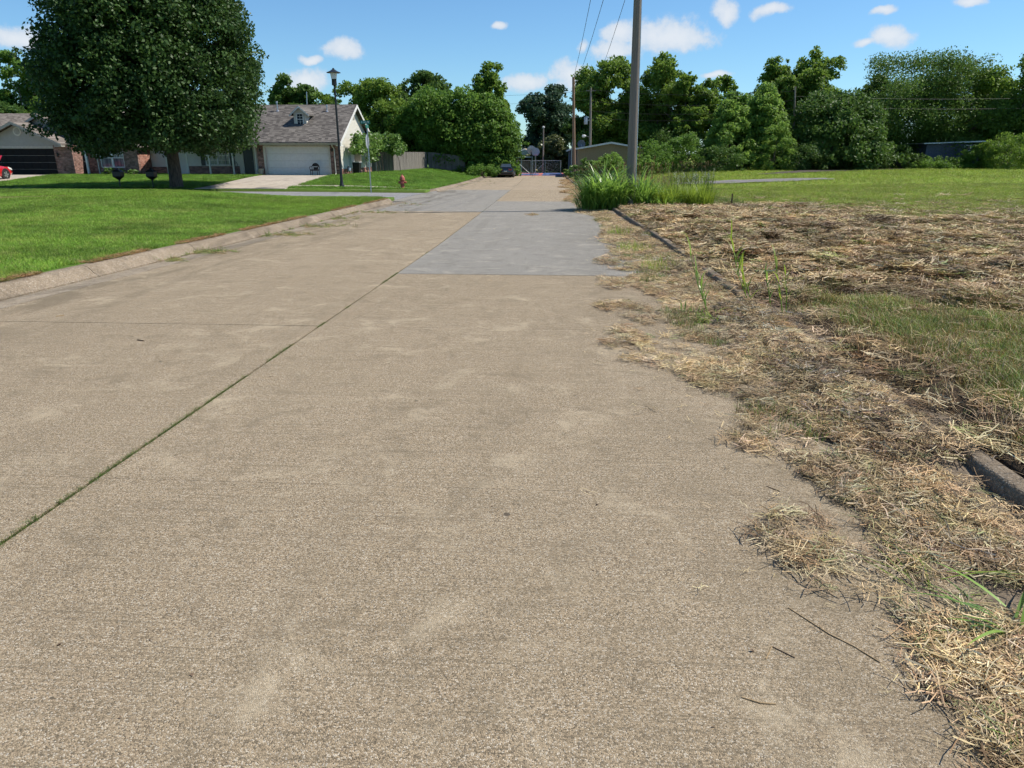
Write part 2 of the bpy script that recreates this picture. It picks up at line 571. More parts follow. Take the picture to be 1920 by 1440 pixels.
plain('court_red', (.42, .12, .10), .8, var=.2)
plain('tan_wall', (.33, .25, .155), .8)
plain('brown_wall', (.30, .22, .13), .8)
plain('pale_wall', (.50, .54, .52), .8)
plain('blue_grey_wall', (.10, .13, .18), .7)
plain('shed_grey', (.085, .095, .125), .6, var=.2)
plain('shed_roof', (.55, .57, .58), .45, .5, .4, var=.2)
plain('roof_grey', (.26, .25, .24), .85)
plain('teal_panel', (.10, .17, .17), .6)
plain('hoop_board', (.50, .53, .57), .5)
plain('hoop_red', (.55, .06, .04), .5)
plain('bin_black', (.014, .014, .015), .55)
plain('bin_lid', (.36, .30, .23), .6)
plain('soil_dark', (.055, .040, .028), .95, var=.4, scale=30)
plain('soil_dusty', (.165, .128, .090), .95, var=.4, scale=22, bstr=.5)
plain('gravel_grey', (.17, .16, .15), .95, var=.45, scale=40)
plain('moss', (.050, .044, .024), .95, var=.5, scale=60)
plain('wire', (.03, .03, .032), .6)
plain('insulator', (.45, .47, .48), .4)
plain('lamp_lens', (.68, .68, .66), .35)
plain('twig', (.30, .21, .11), .8, scale=60)
plain('twig_dark', (.12, .08, .05), .8, scale=60)


def glass():
    m, t = new_mat('window_glass')
    finish(t, (.03, .04, .05), .06, .6)
    m, t = new_mat('curtained_glass')
    pos = t.add('ShaderNodeNewGeometry').outputs['Position']
    mp = t.add('ShaderNodeMapping', {'Scale': (9, 9, .6)})
    t.l.new(pos, mp.inputs['Vector'])
    finish(t, t.ramp(t.noise(mp.outputs[0], 1.0, 3), [(.35, (.07, .09, .10)), (.65, (.22, .25, .26))]), .08, .6)


glass()


# ------------------------------------------------------------------ mesh helpers
class MB:
    def __init__(self):
        self.v, self.f = [], []

    def add(self, vs, fs):
        o = len(self.v)
        self.v += [tuple(map(float, p)) for p in vs]
        self.f += [tuple(i + o for i in q) for q in fs]
        return self

    def box(self, x0, x1, y0, y1, z0, z1):
        v = [(x, y, z) for z in (z0, z1) for y in (y0, y1) for x in (x0, x1)]
        return self.add(v, [(0, 2, 3, 1), (4, 5, 7, 6), (0, 1, 5, 4), (2, 6, 7, 3), (0, 4, 6, 2), (1, 3, 7, 5)])

    def tube(self, path, r, n=8, cap=True):
        path = [Vector(p) for p in path]
        rs = r if isinstance(r, (list, tuple)) else [r] * len(path)
        vs, fs = [], []
        ref = None
        for i, p in enumerate(path):
            d = (path[min(i + 1, len(path) - 1)] - path[max(i - 1, 0)]).normalized()
            if ref is None:
                ref = Vector((1, 0, 0)) if abs(d.x) < .9 else Vector((0, 1, 0))
            a = (ref - d * ref.dot(d)).normalized()
            ref = a
            b = d.cross(a)
            for k in range(n):
                t = 2 * PI * k / n
                vs.append(p + (a * math.cos(t) + b * math.sin(t)) * rs[i])
        for i in range(len(path) - 1):
            for k in range(n):
                k2 = (k + 1) % n
                fs.append((i * n + k, i * n + k2, (i + 1) * n + k2, (i + 1) * n + k))
        if cap:
            fs.append(tuple(range(n - 1, -1, -1)))
            fs.append(tuple((len(path) - 1) * n + k for k in range(n)))
        return self.add(vs, fs)

    def lathe(self, prof, n=12, c=(0, 0, 0), axis='Z'):
        vs, fs = [], []
        for r, h in prof:
            for k in range(n):
                t = 2 * PI * k / n
                a, b = r * math.cos(t), r * math.sin(t)
                p = {'Z': (a, b, h), 'X': (h, a, b), 'Y': (a, h, b)}[axis]
                vs.append((p[0] + c[0], p[1] + c[1], p[2] + c[2]))
        m = len(prof)
        for i in range(m - 1):
            for k in range(n):
                k2 = (k + 1) % n
                q = (i * n + k, i * n + k2, (i + 1) * n + k2, (i + 1) * n + k)
                fs.append(q if axis == 'Z' else q[::-1])
        fs.append(tuple(range(n - 1, -1, -1)))
        fs.append(tuple((m - 1) * n + k for k in range(n)))
        return self.add(vs, fs)

    def prism(self, poly, axis, a, b):
        """poly: 2-D points; axis: the direction it is thickened along, from a to b"""
        def at(p, h):
            return {'X': (h, p[0], p[1]), 'Y': (p[0], h, p[1]), 'Z': (p[0], p[1], h)}[axis]
        n = len(poly)
        vs = [at(p, a) for p in poly] + [at(p, b) for p in poly]
        fs = [tuple(range(n)), tuple(range(2 * n - 1, n - 1, -1))]
        fs += [(i, (i + 1) % n, n + (i + 1) % n, n + i) for i in range(n)]
        return self.add(vs, fs)

    def loft(self, secs, closed=True, caps=True):
        n = len(secs[0])
        vs = [p for s in secs for p in s]
        fs = []
        for i in range(len(secs) - 1):
            for k in range(n if closed else n - 1):
                k2 = (k + 1) % n
                fs.append((i * n + k, i * n + k2, (i + 1) * n + k2, (i + 1) * n + k))
        if caps:
            fs.append(tuple(range(n - 1, -1, -1)))
            fs.append(tuple((len(secs) - 1) * n + k for k in range(n)))
        return self.add(vs, fs)

    def quad(self, a, b, c, d):
        return self.add([a, b, c, d], [(0, 1, 2, 3)])

    def mesh(self, name, mat, smooth=False, bevel=0.0):
        me = bpy.data.meshes.new(name)
        me.from_pydata(self.v, [], self.f)
        bm = bmesh.new()
        bm.from_mesh(me)
        bmesh.ops.recalc_face_normals(bm, faces=bm.faces)
        if bevel:
            bmesh.ops.bevel(bm, geom=[e for e in bm.edges if e.is_manifold], offset=bevel, segments=2, affect='EDGES', profile=.6, clamp_overlap=True)
        bm.to_mesh(me)
        bm.free()
        me.materials.append(MATS[mat])
        if smooth:
            me.polygons.foreach_set('use_smooth', [True] * len(me.polygons))
            me.set_sharp_from_angle(angle=rad(40))
        return me

    def build(self, name, mat, parent=None, smooth=False, bevel=0.0):
        return put(name, self.mesh(name, mat, smooth, bevel), parent)


def put(name, data, parent=None, loc=None):
    o = bpy.data.objects.new(name, data)
    COL.objects.link(o)
    if loc is not None:
        o.location = loc
    if parent is not None:
        hang(o, parent)
    return o


def hang(o, parent):
    o.parent = parent
    o.matrix_parent_inverse = Matrix.Translation(-Vector(parent.location))


def tag(o, label=None, cat=None, group=None, kind=None):
    for k, v in (('label', label), ('category', cat), ('group', group), ('kind', kind)):
        if v:
            o[k] = v
    return o


def thing(name, label, cat, loc=(0, 0, 0), group=None):
    o = bpy.data.objects.new(name, None)
    COL.objects.link(o)
    o.location = loc
    o.empty_display_size = .2
    return tag(o, label, cat, group)


def structure(name, label=None, loc=(0, 0, 0)):
    o = bpy.data.objects.new(name, None)
    COL.objects.link(o)
    o.location = loc
    return tag(o, label, kind='structure')


def np_mesh(name, V, Q, mats, attrs=None, smooth=False):
    """mesh from arrays: V (n,3), Q (m,k) faces of equal size; attrs {name: (domain, type, array)}"""
    me = bpy.data.meshes.new(name)
    n, (m, k) = len(V), Q.shape
    me.vertices.add(n)
    me.vertices.foreach_set('co', np.ascontiguousarray(V, np.float32).ravel())
    me.loops.add(m * k)
    me.loops.foreach_set('vertex_index', np.ascontiguousarray(Q, np.int32).ravel())
    me.polygons.add(m)
    me.polygons.foreach_set('loop_start', np.arange(0, m * k, k, dtype=np.int32))
    me.polygons.foreach_set('use_smooth', np.full(m, smooth))
    me.update(calc_edges=True)
    for a, (typ, arr) in (attrs or {}).items():
        at = me.attributes.new(a, typ, 'POINT')
        at.data.foreach_set('color' if typ == 'FLOAT_COLOR' else ('vector' if typ == 'FLOAT_VECTOR' else 'value'), np.ascontiguousarray(arr, np.float32 if typ != 'INT' else np.int32).ravel())
    for mt in mats:
        me.materials.append(MATS[mt])
    return me


# ------------------------------------------------------------------ ground sheet
def in_poly(X, Y, poly):
    inside = np.zeros(X.shape, bool)
    n = len(poly)
    for i in range(n):
        x0, y0 = poly[i][:2]
        x1, y1 = poly[(i + 1) % n][:2]
        c = ((y0 > Y) != (y1 > Y))
        with np.errstate(divide='ignore', invalid='ignore'):
            xi = (x1 - x0) * (Y - y0) / (y1 - y0 if y1 != y0 else 1e-9) + x0
        inside ^= c & (X < xi)
    return inside


def field_green(X, Y):
    """0 = dead mown thatch, 1 = green grass, on the lot to the right of the road"""
    e = X - bend(Y) - UR
    g = ss((Y - 20.5 + .55 * np.clip(e - 3, 0, 11) - 9 * (lat_noise(X, Y, 4.5, 8) - .5) - 4 * (lat_noise(X, Y, 1.4, 88) - .5)) / 10)
    near = ss((9.0 - Y + 2.2 * (lat_noise(X, Y, 1.1, 9) - .5)) / 2.6) * ss((e - .25) / .6)
    rightg = ss((X - 6.5) / 4) * ss((Y - 13) / 9)
    v = np.maximum(np.maximum(g, .95 * near), .75 * rightg)
    v = v + .45 * (lat_noise(X, Y, .9, 4) - .5) + .3 * (lat_noise(X, Y, .3, 5) - .5)
    return np.clip(v, 0, 1)


GRAVEL = [G(1250, 346), G(1300, 341), G(1420, 337), G(1540, 334), G(1560, 337), G(1440, 342), G(1330, 346)]
DIRT = [G(1420, 327), G(1500, 320), G(1640, 315), G(1780, 313.5), G(1800, 315), G(1650, 319), G(1540, 323), G(1440, 328)]
DRYLINE = [G(-40, 372), G(60, 369), G(140, 367.5), G(140, 369.5), G(60, 372), G(-40, 376)]


def build_ground():
    ul = -np.array([700, 450, 300, 220, 160, 120, 95, 80, 70, 62, 55, 50, 46, 42.5, 40, 38, 36, 34, 32, 30, 28, 26.5, 25, 23.5, 22, 20.5, 19, 17.5, 16, 15, 14, 13, 12, 11, 10.2, 9.4, 8.8, 8.2, 7.8, 7.5, 7.25])
    um = np.array([-7.16, -7.145, -5, -2.4, 0, 2.33, 2.345])
    ur = np.concatenate([np.arange(2.36, 4.5, .085), np.arange(4.5, 9, .13), np.arange(9, 15, .25), np.arange(15, 30, 1.0), [32, 35, 39, 44, 50, 57, 65, 75, 90, 110, 140, 180, 240, 330, 480, 700]])
    us = np.concatenate([ul, um, ur])
    ys = np.concatenate([[-60, -40, -25, -15, -8, -4, -2], np.arange(-1, 12, .13), np.arange(12, 26, .2), np.arange(26, YS0 - .05, .6), [YS0 - .012, YS0 + .012], np.arange(YS0 + .6, YS1 - .3, 1.1), [YS1 - .012, YS1 + .012],
                         np.arange(YS1 + .5, 62, .9), np.arange(63, 100, 2.0), [104, 110, 118, 130, 150, 180, 230, 300, 420, 600, 900]])
    U, Y = np.meshgrid(us, ys)
    X = U + bend(Y)
    Z = gz(X, Y)
    road = (U > -7.15) & (U < 2.34) & (Y < ROAD_END + .5)
    street = (U <= -7.13) & (Y > YS0) & (Y < YS1)
    Z = np.where(road, zr(Y) - .16, Z)
    Z = np.where(street, Z - .16, Z)
    Z = Z + np.where(~road & ~street & (U < 0), .02 * (lat_noise(X, Y, 1.3, 11) - .5), 0)
    ny, nx = U.shape
    idx = np.arange(ny * nx).reshape(ny, nx)
    Q = np.stack([idx[:-1, :-1], idx[:-1, 1:], idx[1:, 1:], idx[1:, :-1]], -1).reshape(-1, 4)
    C = np.zeros((ny, nx, 4)); C[..., 3] = 1
    lawn = np.array((.085, .150, .024))
    thatch = np.array((.165, .110, .055))
    fgreen = np.array((.16, .21, .030))
    soil = np.array((.075, .054, .036))
    n1 = lat_noise(X, Y, 2.2, 21)[..., None]
    left = lawn * (.75 + .5 * n1)
    g = field_green(X, Y)[..., None]
    far = ss((Y - 20) / 30)[..., None]
    right = thatch * (1 - g) + (fgreen * (.75 + .25 * far + .35 * (n1 - .5))) * g
    dk = ss((lat_noise(X, Y, .5, 31) - .58) / .2)[..., None] * (1 - far)
    right = right * (1 - .55 * dk)
    hollow_shade = ss((.5 - lat_noise(X, Y, 0.36, 2)) / .3)[..., None] * ss((Y - 7) / 3)[..., None] * (1 - far)
    right = right * (1 - .5 * hollow_shade)  # shade painted into the low spots of the relief
    e = (U - UR)[..., None]
    bank = ss((1.1 - e) / .7) * ss((9 - Y[..., None]) / 2)
    right = right * (1 - bank) + soil * .8 * bank
    C[..., :3] = np.where((U < -3)[..., None], left, right)
    rd = (road | street)[..., None]
    C[..., :3] = np.where(rd, soil, C[..., :3])
    C[..., :3] = np.where(in_poly(X, Y, DRYLINE)[..., None], np.array((.26, .22, .10)), C[..., :3])
    me = np_mesh('ground', np.stack([X, Y, Z], -1).reshape(-1, 3), Q, ['soil_and_thatch'], {'earth': ('FLOAT_COLOR', C.reshape(-1, 4))}, True)
    o = put('ground', me)
    tag(o, kind='structure')


build_ground()


# ------------------------------------------------------------------ road: slabs, kerbs, cross street
def berm(Y):
    """1 where soil and roots have slumped over the right kerb"""
    Y = np.asarray(Y, float)
    return np.clip(ss((Y - 3.3) / .35) * ss((8.2 - Y) / .5) + ss((Y - 10.4) / .4) * ss((12.2 - Y) / .5) + .9 * ss((Y - 16.2) / .5) * ss((18.2 - Y) / .5), 0, 1)


def gutter_h(u, Y):
    b = berm(Y)
    return np.interp(u, [1.6, 2.0], [0, .02]) + ss((u - 1.6) / .6) * (.02 + .065 * b)


def road_pt(u, Y, up=0.0):
    return (u + float(bend(Y)), Y, float(zr(Y)) + up)


def slab(parent, mat, u0, u1, y0, y1, gap=(.003, .003), seed=0, zoff=0.0):
    r = random.Random(seed)
    h = zoff + (r.uniform(-.0015, .0015) if y0 > 3.3 else 0)
    n = 2
    mb = MB()
    rows = []
    for y in np.linspace(y0 + gap[0], y1 - gap[1], n):
        rows.append([road_pt(u0, y, h - .15), road_pt(u1, y, h - .15), road_pt(u1, y, h), road_pt(u0, y, h)])
    mb.loft(rows)
    o = put('concrete_slab', mb.mesh('concrete_slab', mat, bevel=.0025 if y0 > 3.3 else .0008), parent)
    return o


road = structure('road', 'tan concrete road with a long centre joint and newer grey slabs')
JY = [-2.2, 3.22, 6.88, 10.5] + [10.5 + 3.65 * k for k in range(1, 21)] + [ROAD_END]
UJ = -2.42
for i in range(len(JY) - 1):
    a, b = JY[i], JY[i + 1]
    grey_r = 10.4 < a < 32
    grey_l = 24.5 < a < 46
    gp_ = .0008 if i in (0, 1) and i == 0 else .0045
    tan = 'worn_tan_concrete' if a < 44 else 'pale_tan_concrete'
    ga_, gb_ = (.0008 if i == 1 else gp_), (.0008 if i == 0 else gp_)
    slab(road, 'newer_grey_concrete' if grey_l else tan, -6.38, UJ - .012, a, b, seed=i, gap=(ga_, gb_))
    slab(road, 'newer_grey_concrete' if grey_r else tan, UJ + .012, UR - .003, a, b, seed=100 + i, gap=(ga_, gb_))
# moss and dirt packed in the long joint
mb = MB()
mb.loft([[road_pt(UJ - .017, y, -.12), road_pt(UJ + .017, y, -.12), road_pt(UJ + .017, y, -.012), road_pt(UJ - .017, y, -.012)] for y in np.linspace(-2, 86, 12)])
mb.build('joint_filler', 'moss', road)
# gutter pan along the left kerb
mb = MB()
for a, b in ((-2.2, YS0 - .9), (YS1 + 1.4, ROAD_END)):
    ys = np.linspace(a, b, 24)
    mb.loft([[road_pt(UL - .02, y, -.14), road_pt(-6.392, y, -.14), road_pt(-6.392, y, .001), road_pt(UL - .02, y, -.022)] for y in ys])
mb.build('gutter', 'gutter_concrete', road)
mb = MB()
mb.loft([[road_pt(-7.6, y, -.15), road_pt(-6.392, y, -.15), road_pt(-6.392, y, .001), road_pt(-7.6, y, .0)] for y in np.linspace(YS0 - .9, YS1 + 1.4, 8)])
mb.build('street_apron', 'newer_grey_concrete', road)

KP_L = [(.02, -.14), (.02, .0), (-.045, .035), (-.085, .085), (-.13, .125), (-.19, .145), (-.30, .150), (-.315, .14), (-.315, -.14)]


def sweep_kerb(name, path, prof, parent, mat='kerb_concrete', side=1):
    """path: ground points; prof: (offset, height); side +1 = offsets to the left of travel"""
    secs = []
    P = [Vector(p) for p in path]
    for i, p in enumerate(P):
        d = (P[min(i + 1, len(P) - 1)] - P[max(i - 1, 0)])
        d.z = 0
        d.normalize()
        nrm = Vector((d.y, -d.x, 0)) * side
        secs.append([p + nrm * o + Vector((0, 0, h)) for o, h in prof])
    mb = MB()
    mb.loft(secs)
    return mb.build(name, mat, parent, smooth=True)


kl = structure('kerb_left', 'rolled concrete kerb in front of the lawn')
y = -2.2
k = 0
while y < YS0 - 2.6:
    y2 = min(y + 3.05, YS0 - 2.1)
    sweep_kerb('kerb_section', [road_pt(UL, yy) for yy in np.linspace(y + .006, y2 - .006, 4)], KP_L, kl)
    y = y2
    k += 1
# return round the near corner
c0 = road_pt(UL, YS0 - 2.1)
arc = []
for t in np.linspace(0, 1, 9):
    a = t * PI / 2
    arc.append((c0[0] - 1.3 + 1.3 * math.cos(a), YS0 - 2.1 + 1.3 * math.sin(a) * 1.45, 0))
arc = [(x, yy, float(zr(yy))) for x, yy, _ in arc]
sweep_kerb('kerb_section', arc, KP_L, kl)
left_end = arc[-1]
path = [(x, YS0 - .22, float(street_z(x, YS0))) for x in np.linspace(left_end[0] - .05, -60, 18)]
sweep_kerb('kerb_section', path, KP_L, kl)

kf = structure('kerb_far_corner', 'concrete kerb round the corner lawn with the hydrant')
c1 = road_pt(UL, YS1 + 2.6)
arc = []
for t in np.linspace(0, 1, 9):
    a = t * PI / 2
    arc.append((c1[0] - 2.4 + 2.4 * math.cos(a), YS1 + 2.6 - 2.4 * math.sin(a), 0))
arc = [(x, yy, float(zr(yy)) if x > c1[0] - 1.5 else float(street_z(x, yy))) for x, yy, _ in arc]
sweep_kerb('kerb_section', arc, KP_L, kf, side=-1)
xe = arc[-1][0]
sweep_kerb('kerb_section', [(x, YS1 + .2, float(street_z(x, YS1))) for x in np.linspace(xe - .02, -15.9, 8)], KP_L, kf, side=-1)
sweep_kerb('kerb_section', [(x, YS1 + .2, float(street_z(x, YS1))) for x in np.linspace(-21.6, -60, 12)], KP_L, kf, side=-1)
sweep_kerb('kerb_section', [road_pt(UL, yy) for yy in np.linspace(YS1 + 2.65, ROAD_END - 1, 16)], KP_L, kf)

kr = structure('kerb_right', 'half buried concrete kerb along the mown lot')
KP_R = [(0, -.14), (.004, .10), (.02, .128), (.03, .135), (.118, .135), (.13, .12), (.13, -.14)]
y = -1.0
while y < 28:
    y2 = y + 3.05
    sweep_kerb('kerb_section', [road_pt(UR, yy, random.uniform(-.006, .006)) for yy in np.linspace(y + .008, y2 - .008, 4)], KP_R, kr, side=1)
    y = y2
sweep_kerb('kerb_section', [road_pt(UR, yy) for yy in np.linspace(29.6, ROAD_END - 4, 14)], KP_R, kr, side=1)

# cross street
mb = MB()
xs = np.concatenate([np.linspace(-7.55, -20, 12), np.linspace(-24, -62, 8)])
for i in range(len(xs) - 1):
    pass
mb.loft([[(x, YS0 - .2, float(street_z(x, YS0)) - .12), (x, YS1 + .2, float(street_z(x, YS1)) - .12), (x, YS1 + .2, float(street_z(x, YS1)) - .008), (x, (YS0 + YS1) / 2, float(street_z(x, 37)) + .05), (x, YS0 - .2, float(street_z(x, YS0)) - .008)] for x in xs])
st = mb.build('side_street', 'chip_asphalt')
tag(st, kind='structure')
# corner fillets of asphalt
mb = MB()
mb.prism([(left_end[0] - .1, YS0 - .22), (c0[0] + .02, YS0 - 1.95), (c0[0] + .02, YS0 + .5), (left_end[0] - .1, YS0 + .5)], 'Z', -.62, -.472)
mb.prism([(xe - .1, YS1 + .22), (c1[0] + .02, YS1 + 2.5), (c1[0] + .02, YS1 - .5), (xe - .1, YS1 - .5)], 'Z', -.72, -.596)
fo = mb.build('street_corner', 'chip_asphalt', st)


def draped(name, mat, quads, up, parent=None, th=.1, ns=10):
    """a slab laid on the ground between two polylines given at its start and end"""
    (a0, a1), (b0, b1) = quads
    secs = []
    for t in np.linspace(0, 1, ns):
        l = (a0[0] + (b0[0] - a0[0]) * t, a0[1] + (b0[1] - a0[1]) * t)
        r = (a1[0] + (b1[0] - a1[0]) * t, a1[1] + (b1[1] - a1[1]) * t)
        zl, zq = float(gz(l[0], l[1], False)) + up, float(gz(r[0], r[1], False)) + up
        secs.append([(l[0], l[1], zl - th), (r[0], r[1], zq - th), (r[0], r[1], zq), (l[0], l[1], zl)])
    mb = MB()
    mb.loft(secs)
    return mb.build(name, mat, parent)


dv = structure('driveway', 'pale concrete driveway up to the white garage door')
for k in range(4):
    t0, t1 = k / 4, (k + 1) / 4
    def lerp(a, b, t):
        return (a[0] + (b[0] - a[0]) * t, a[1] + (b[1] - a[1]) * t)
    L0, L1, R0, R1 = (-21.5, YS1 + .02), (-23.35, 56.85), (-16.0, YS1 + .02), (-17.9, 56.85)
    draped('concrete_slab', 'drive_concrete', ((lerp(L0, L1, t0 + .001), lerp(R0, R1, t0 + .001)), (lerp(L0, L1, t1 - .001), lerp(R0, R1, t1 - .001))), .035, dv)
dv2 = structure('driveway_left', 'pale concrete driveway in front of the black garage door')
for k in range(4):
    t0, t1 = k / 4, (k + 1) / 4
    L0, L1, R0, R1 = (-45.5, YS1 + .02), (-46.5, 56.85), (-36.6, YS1 + .02), (-40.6, 56.85)
    draped('concrete_slab', 'drive_concrete', ((lerp(L0, L1, t0 + .001), lerp(R0, R1, t0 + .001)), (lerp(L0, L1, t1 - .001), lerp(R0, R1, t1 - .001))), .035, dv2)
sw = structure('sidewalk', 'narrow concrete sidewalk across the corner lawn')
for k in range(5):
    x0, x1 = -17.6 + k * 1.75, -17.6 + (k + 1) * 1.75 - .02
    draped('concrete_slab', 'drive_concrete', (((x0, 44.0), (x0, 45.2)), ((x1, 44.0), (x1, 45.2))), .03, sw, ns=3)
gp = MB()
def strip(polyline, mat, name, label, up=.02):
    P = polyline
    xs = [p[0] for p in P]; ys = [p[1] for p in P]
    bm = bmesh.new()
    vs = [bm.verts.new((p[0], p[1], float(gz(p[0], p[1])) + up)) for p in P]
    f = bm.faces.new(vs)
    bmesh.ops.triangulate(bm, faces=[f])
    bmesh.ops.subdivide_edges(bm, edges=bm.edges, cuts=4, use_grid_fill=True)
    for v in bm.verts:
        v.co.z = float(gz(v.co.x, v.co.y)) + up + random.uniform(0, .05)
        v.co.x += random.uniform(-.35, .35)
        v.co.y += random.uniform(-.3, .3)
    me = bpy.data.meshes.new(name)
    bmesh.ops.recalc_face_normals(bm, faces=bm.faces)
    bm.to_mesh(me); bm.free()
    me.materials.append(MATS[mat])
    o = put(name, me)
    return tag(o, label, kind='structure')
strip(GRAVEL, 'gravel_grey', 'gravel_path', 'grey gravel track across the green lot')
strip(DIRT, 'soil_dark', 'dirt_patch', 'bare tilled dirt near the tree line')


# ------------------------------------------------------------------ uncountable ground cover (instanced tufts)
PROTO = {}


def blades_mesh(name, mat, n, h, spread, width, lean, seed, flat=False, segs=2):
    """a tuft of tapering blades (flat=True: strands lying on the ground)"""
    r = np.random.default_rng(seed)
    V, T, var = [], [], []
    for i in range(n):
        a = r.uniform(0, 2 * PI)
        rr = spread * math.sqrt(r.uniform())
        base = np.array((rr * math.cos(a), rr * math.sin(a), 0.0))
        b = r.uniform(0, 2 * PI)
        dr = np.array((math.cos(b), math.sin(b), 0))
        L = h * r.uniform(.5, 1.25)
        w = width * r.uniform(.7, 1.3)
        side = np.array((-dr[1], dr[0], 0))
        pts = []
        if flat:
            z0 = r.uniform(0, .018)
            tilt = r.normal(0, .10)
            bendv = r.normal(0, .12)
            for s in range(segs + 1):
                t = s / segs - .5
                p = base + dr * L * t + side * bendv * L * (t * t) + np.array((0, 0, z0 + abs(tilt) * L * (t + .5) + .02 * r.uniform()))
                pts.append(p)
            up = np.array((0, 0, 1.0))
            side2 = side * .8 + up * r.normal(0, .5)
        else:
            le = abs(r.normal(0, lean)) + .1
            for s in range(segs + 1):
                t = s / segs
                p = base + dr * L * le * t ** 1.7 + np.array((0, 0, L * (t - .28 * min(le, 1.2) * t * t)))
                pts.append(p)
            side2 = side
        o = len(V)
        v = r.uniform()
        for s, p in enumerate(pts):
            ww = w * (1 - .75 * s / segs) if not flat else w
            V += [p - side2 * ww / 2, p + side2 * ww / 2]
            var += [v * (.7 + .3 * s / segs)] * 2
        for s in range(segs):
            T.append((o + 2 * s, o + 2 * s + 1, o + 2 * s + 3, o + 2 * s + 2))
    me = np_mesh(name, np.array(V), np.array(T), [mat], {'vary': ('FLOAT', np.array(var))}, True)
    return me


def proto(key, meshes):
    c = bpy.data.collections.new(key)
    for i, me in enumerate(meshes):
        o = bpy.data.objects.new(f'{key}_{i}', me)
        c.objects.link(o)
    PROTO[key] = (c, len(meshes))


proto('lawn_tuft', [blades_mesh('lawn_tuft', 'lawn_blade', 20, .062, .065, .0075, .75, s) for s in range(5)])
proto('field_tuft', [blades_mesh('field_tuft', 'lawn_blade', 12, .11, .08, .006, .6, 20 + s) for s in range(4)])
proto('hay_clump', [blades_mesh('hay_clump', 'straw', 22, .15, .10, .0042, 0, 40 + s, True, 3) for s in range(6)])
proto('hay_fine', [blades_mesh('hay_fine', 'straw', 26, .075, .08, .0034, 0, 60 + s, True, 2) for s in range(4)])
proto('hay_wisp', [blades_mesh('hay_wisp', 'straw', 15, .13, .05, .0032, 0, 100 + s, True, 3) for s in range(6)])
proto('hay_single', [blades_mesh('hay_single', 'straw', 2, .12, .03, .0034, 0, 120 + s, True, 3) for s in range(6)])
proto('hay_coarse', [blades_mesh('hay_coarse', 'straw', 15, .20, .11, .0095, 0, 140 + s, True, 3) for s in range(6)])
proto('stub_tuft', [blades_mesh('stub_tuft', 'straw', 14, .075, .07, .0045, .9, 80 + s) for s in range(4)])


def scatter(name, key, P, scl, tint, label, rot=None, parent=None):
    n = len(P)
    V = np.asarray(P, np.float32)
    me = bpy.data.meshes.new(name)
    me.vertices.add(n)
    me.vertices.foreach_set('co', V.ravel())
    if rot is None:
        rot = np.zeros((n, 3))
        rot[:, 2] = RNG.uniform(0, 2 * PI, n)
        rot[:, 0] = RNG.normal(0, .10, n)
        rot[:, 1] = RNG.normal(0, .10, n)
    T4 = np.ones((n, 4)); T4[:, :3] = tint
    for a, typ, arr, fld in (('rot', 'FLOAT_VECTOR', rot, 'vector'), ('scl', 'FLOAT', scl, 'value'), ('tint', 'FLOAT_COLOR', T4, 'color'),
                             ('pick', 'INT', RNG.integers(0, PROTO[key][1], n), 'value')):
        at = me.attributes.new(a, typ, 'POINT')
        at.data.foreach_set(fld, np.ascontiguousarray(arr, np.int32 if typ == 'INT' else np.float32).ravel())
    o = put(name, me)
    ng = bpy.data.node_groups.new(name, 'GeometryNodeTree')
    ng.interface.new_socket('Geometry', in_out='INPUT', socket_type='NodeSocketGeometry')
    ng.interface.new_socket('Geometry', in_out='OUTPUT', socket_type='NodeSocketGeometry')
    t = NT(ng)
    gi, go = t.add('NodeGroupInput'), t.add('NodeGroupOutput')
    ci = t.add('GeometryNodeCollectionInfo')
    ci.inputs['Collection'].default_value = PROTO[key][0]
    ci.inputs['Separate Children'].default_value = True
    ci.inputs['Reset Children'].default_value = True
    iop = t.add('GeometryNodeInstanceOnPoints')

    def na(nm, dt):
        nd = t.add('GeometryNodeInputNamedAttribute', data_type=dt)
        nd.inputs['Name'].default_value = nm
        return nd.outputs['Attribute']
    t.l.new(gi.outputs[0], iop.inputs['Points'])
    t.l.new(ci.outputs[0], iop.inputs['Instance'])
    iop.inputs['Pick Instance'].default_value = True
    t.l.new(na('pick', 'INT'), iop.inputs['Instance Index'])
    t.l.new(na('rot', 'FLOAT_VECTOR'), iop.inputs['Rotation'])
    t.l.new(na('scl', 'FLOAT'), iop.inputs['Scale'])
    t.l.new(iop.outputs[0], go.inputs[0])
    md = o.modifiers.new('tufts', 'NODES')
    md.node_group = ng
    tag(o, label, kind='stuff')
    return o


def cam_px(X, Y, Z):
    d = np.stack([X, Y, Z - CAM_H], -1)
    f = d @ _FW
    return CX + F_PX * (d @ _RT) / np.maximum(f, 1e-3), CY - F_PX * (d @ _UP) / np.maximum(f, 1e-3), f


def spread(n, x0, x1, y0, y1, dens, margin=140):
    """random points with a density that thins with distance; only what a camera near this one could see"""
    X = RNG.uniform(x0, x1, n)
    Y = RNG.uniform(y0, y1, n)
    keep = RNG.uniform(size=n) < dens(X, Y)
    X, Y = X[keep], Y[keep]
    Z = gz(X, Y)
    px, py, f = cam_px(X, Y, Z)
    ex = 120 + 1.6 * F_PX / np.maximum(f, .5)          # room for a step to the side
    ok = (f > .12) & (px > -ex) & (px < 1920 + ex) & (py < 1440 + 1.4 * F_PX / np.maximum(f, .5) + 200)
    return X[ok], Y[ok], Z[ok]


def pick(tints, p, n, jit=.18):
    T = np.array(tints)[RNG.choice(len(tints), n, p=np.array(p) / sum(p))]
    return T * RNG.uniform(1 - jit, 1 + jit, (n, 1)) * RNG.uniform(1 - jit * .4, 1 + jit * .4, (n, 3))


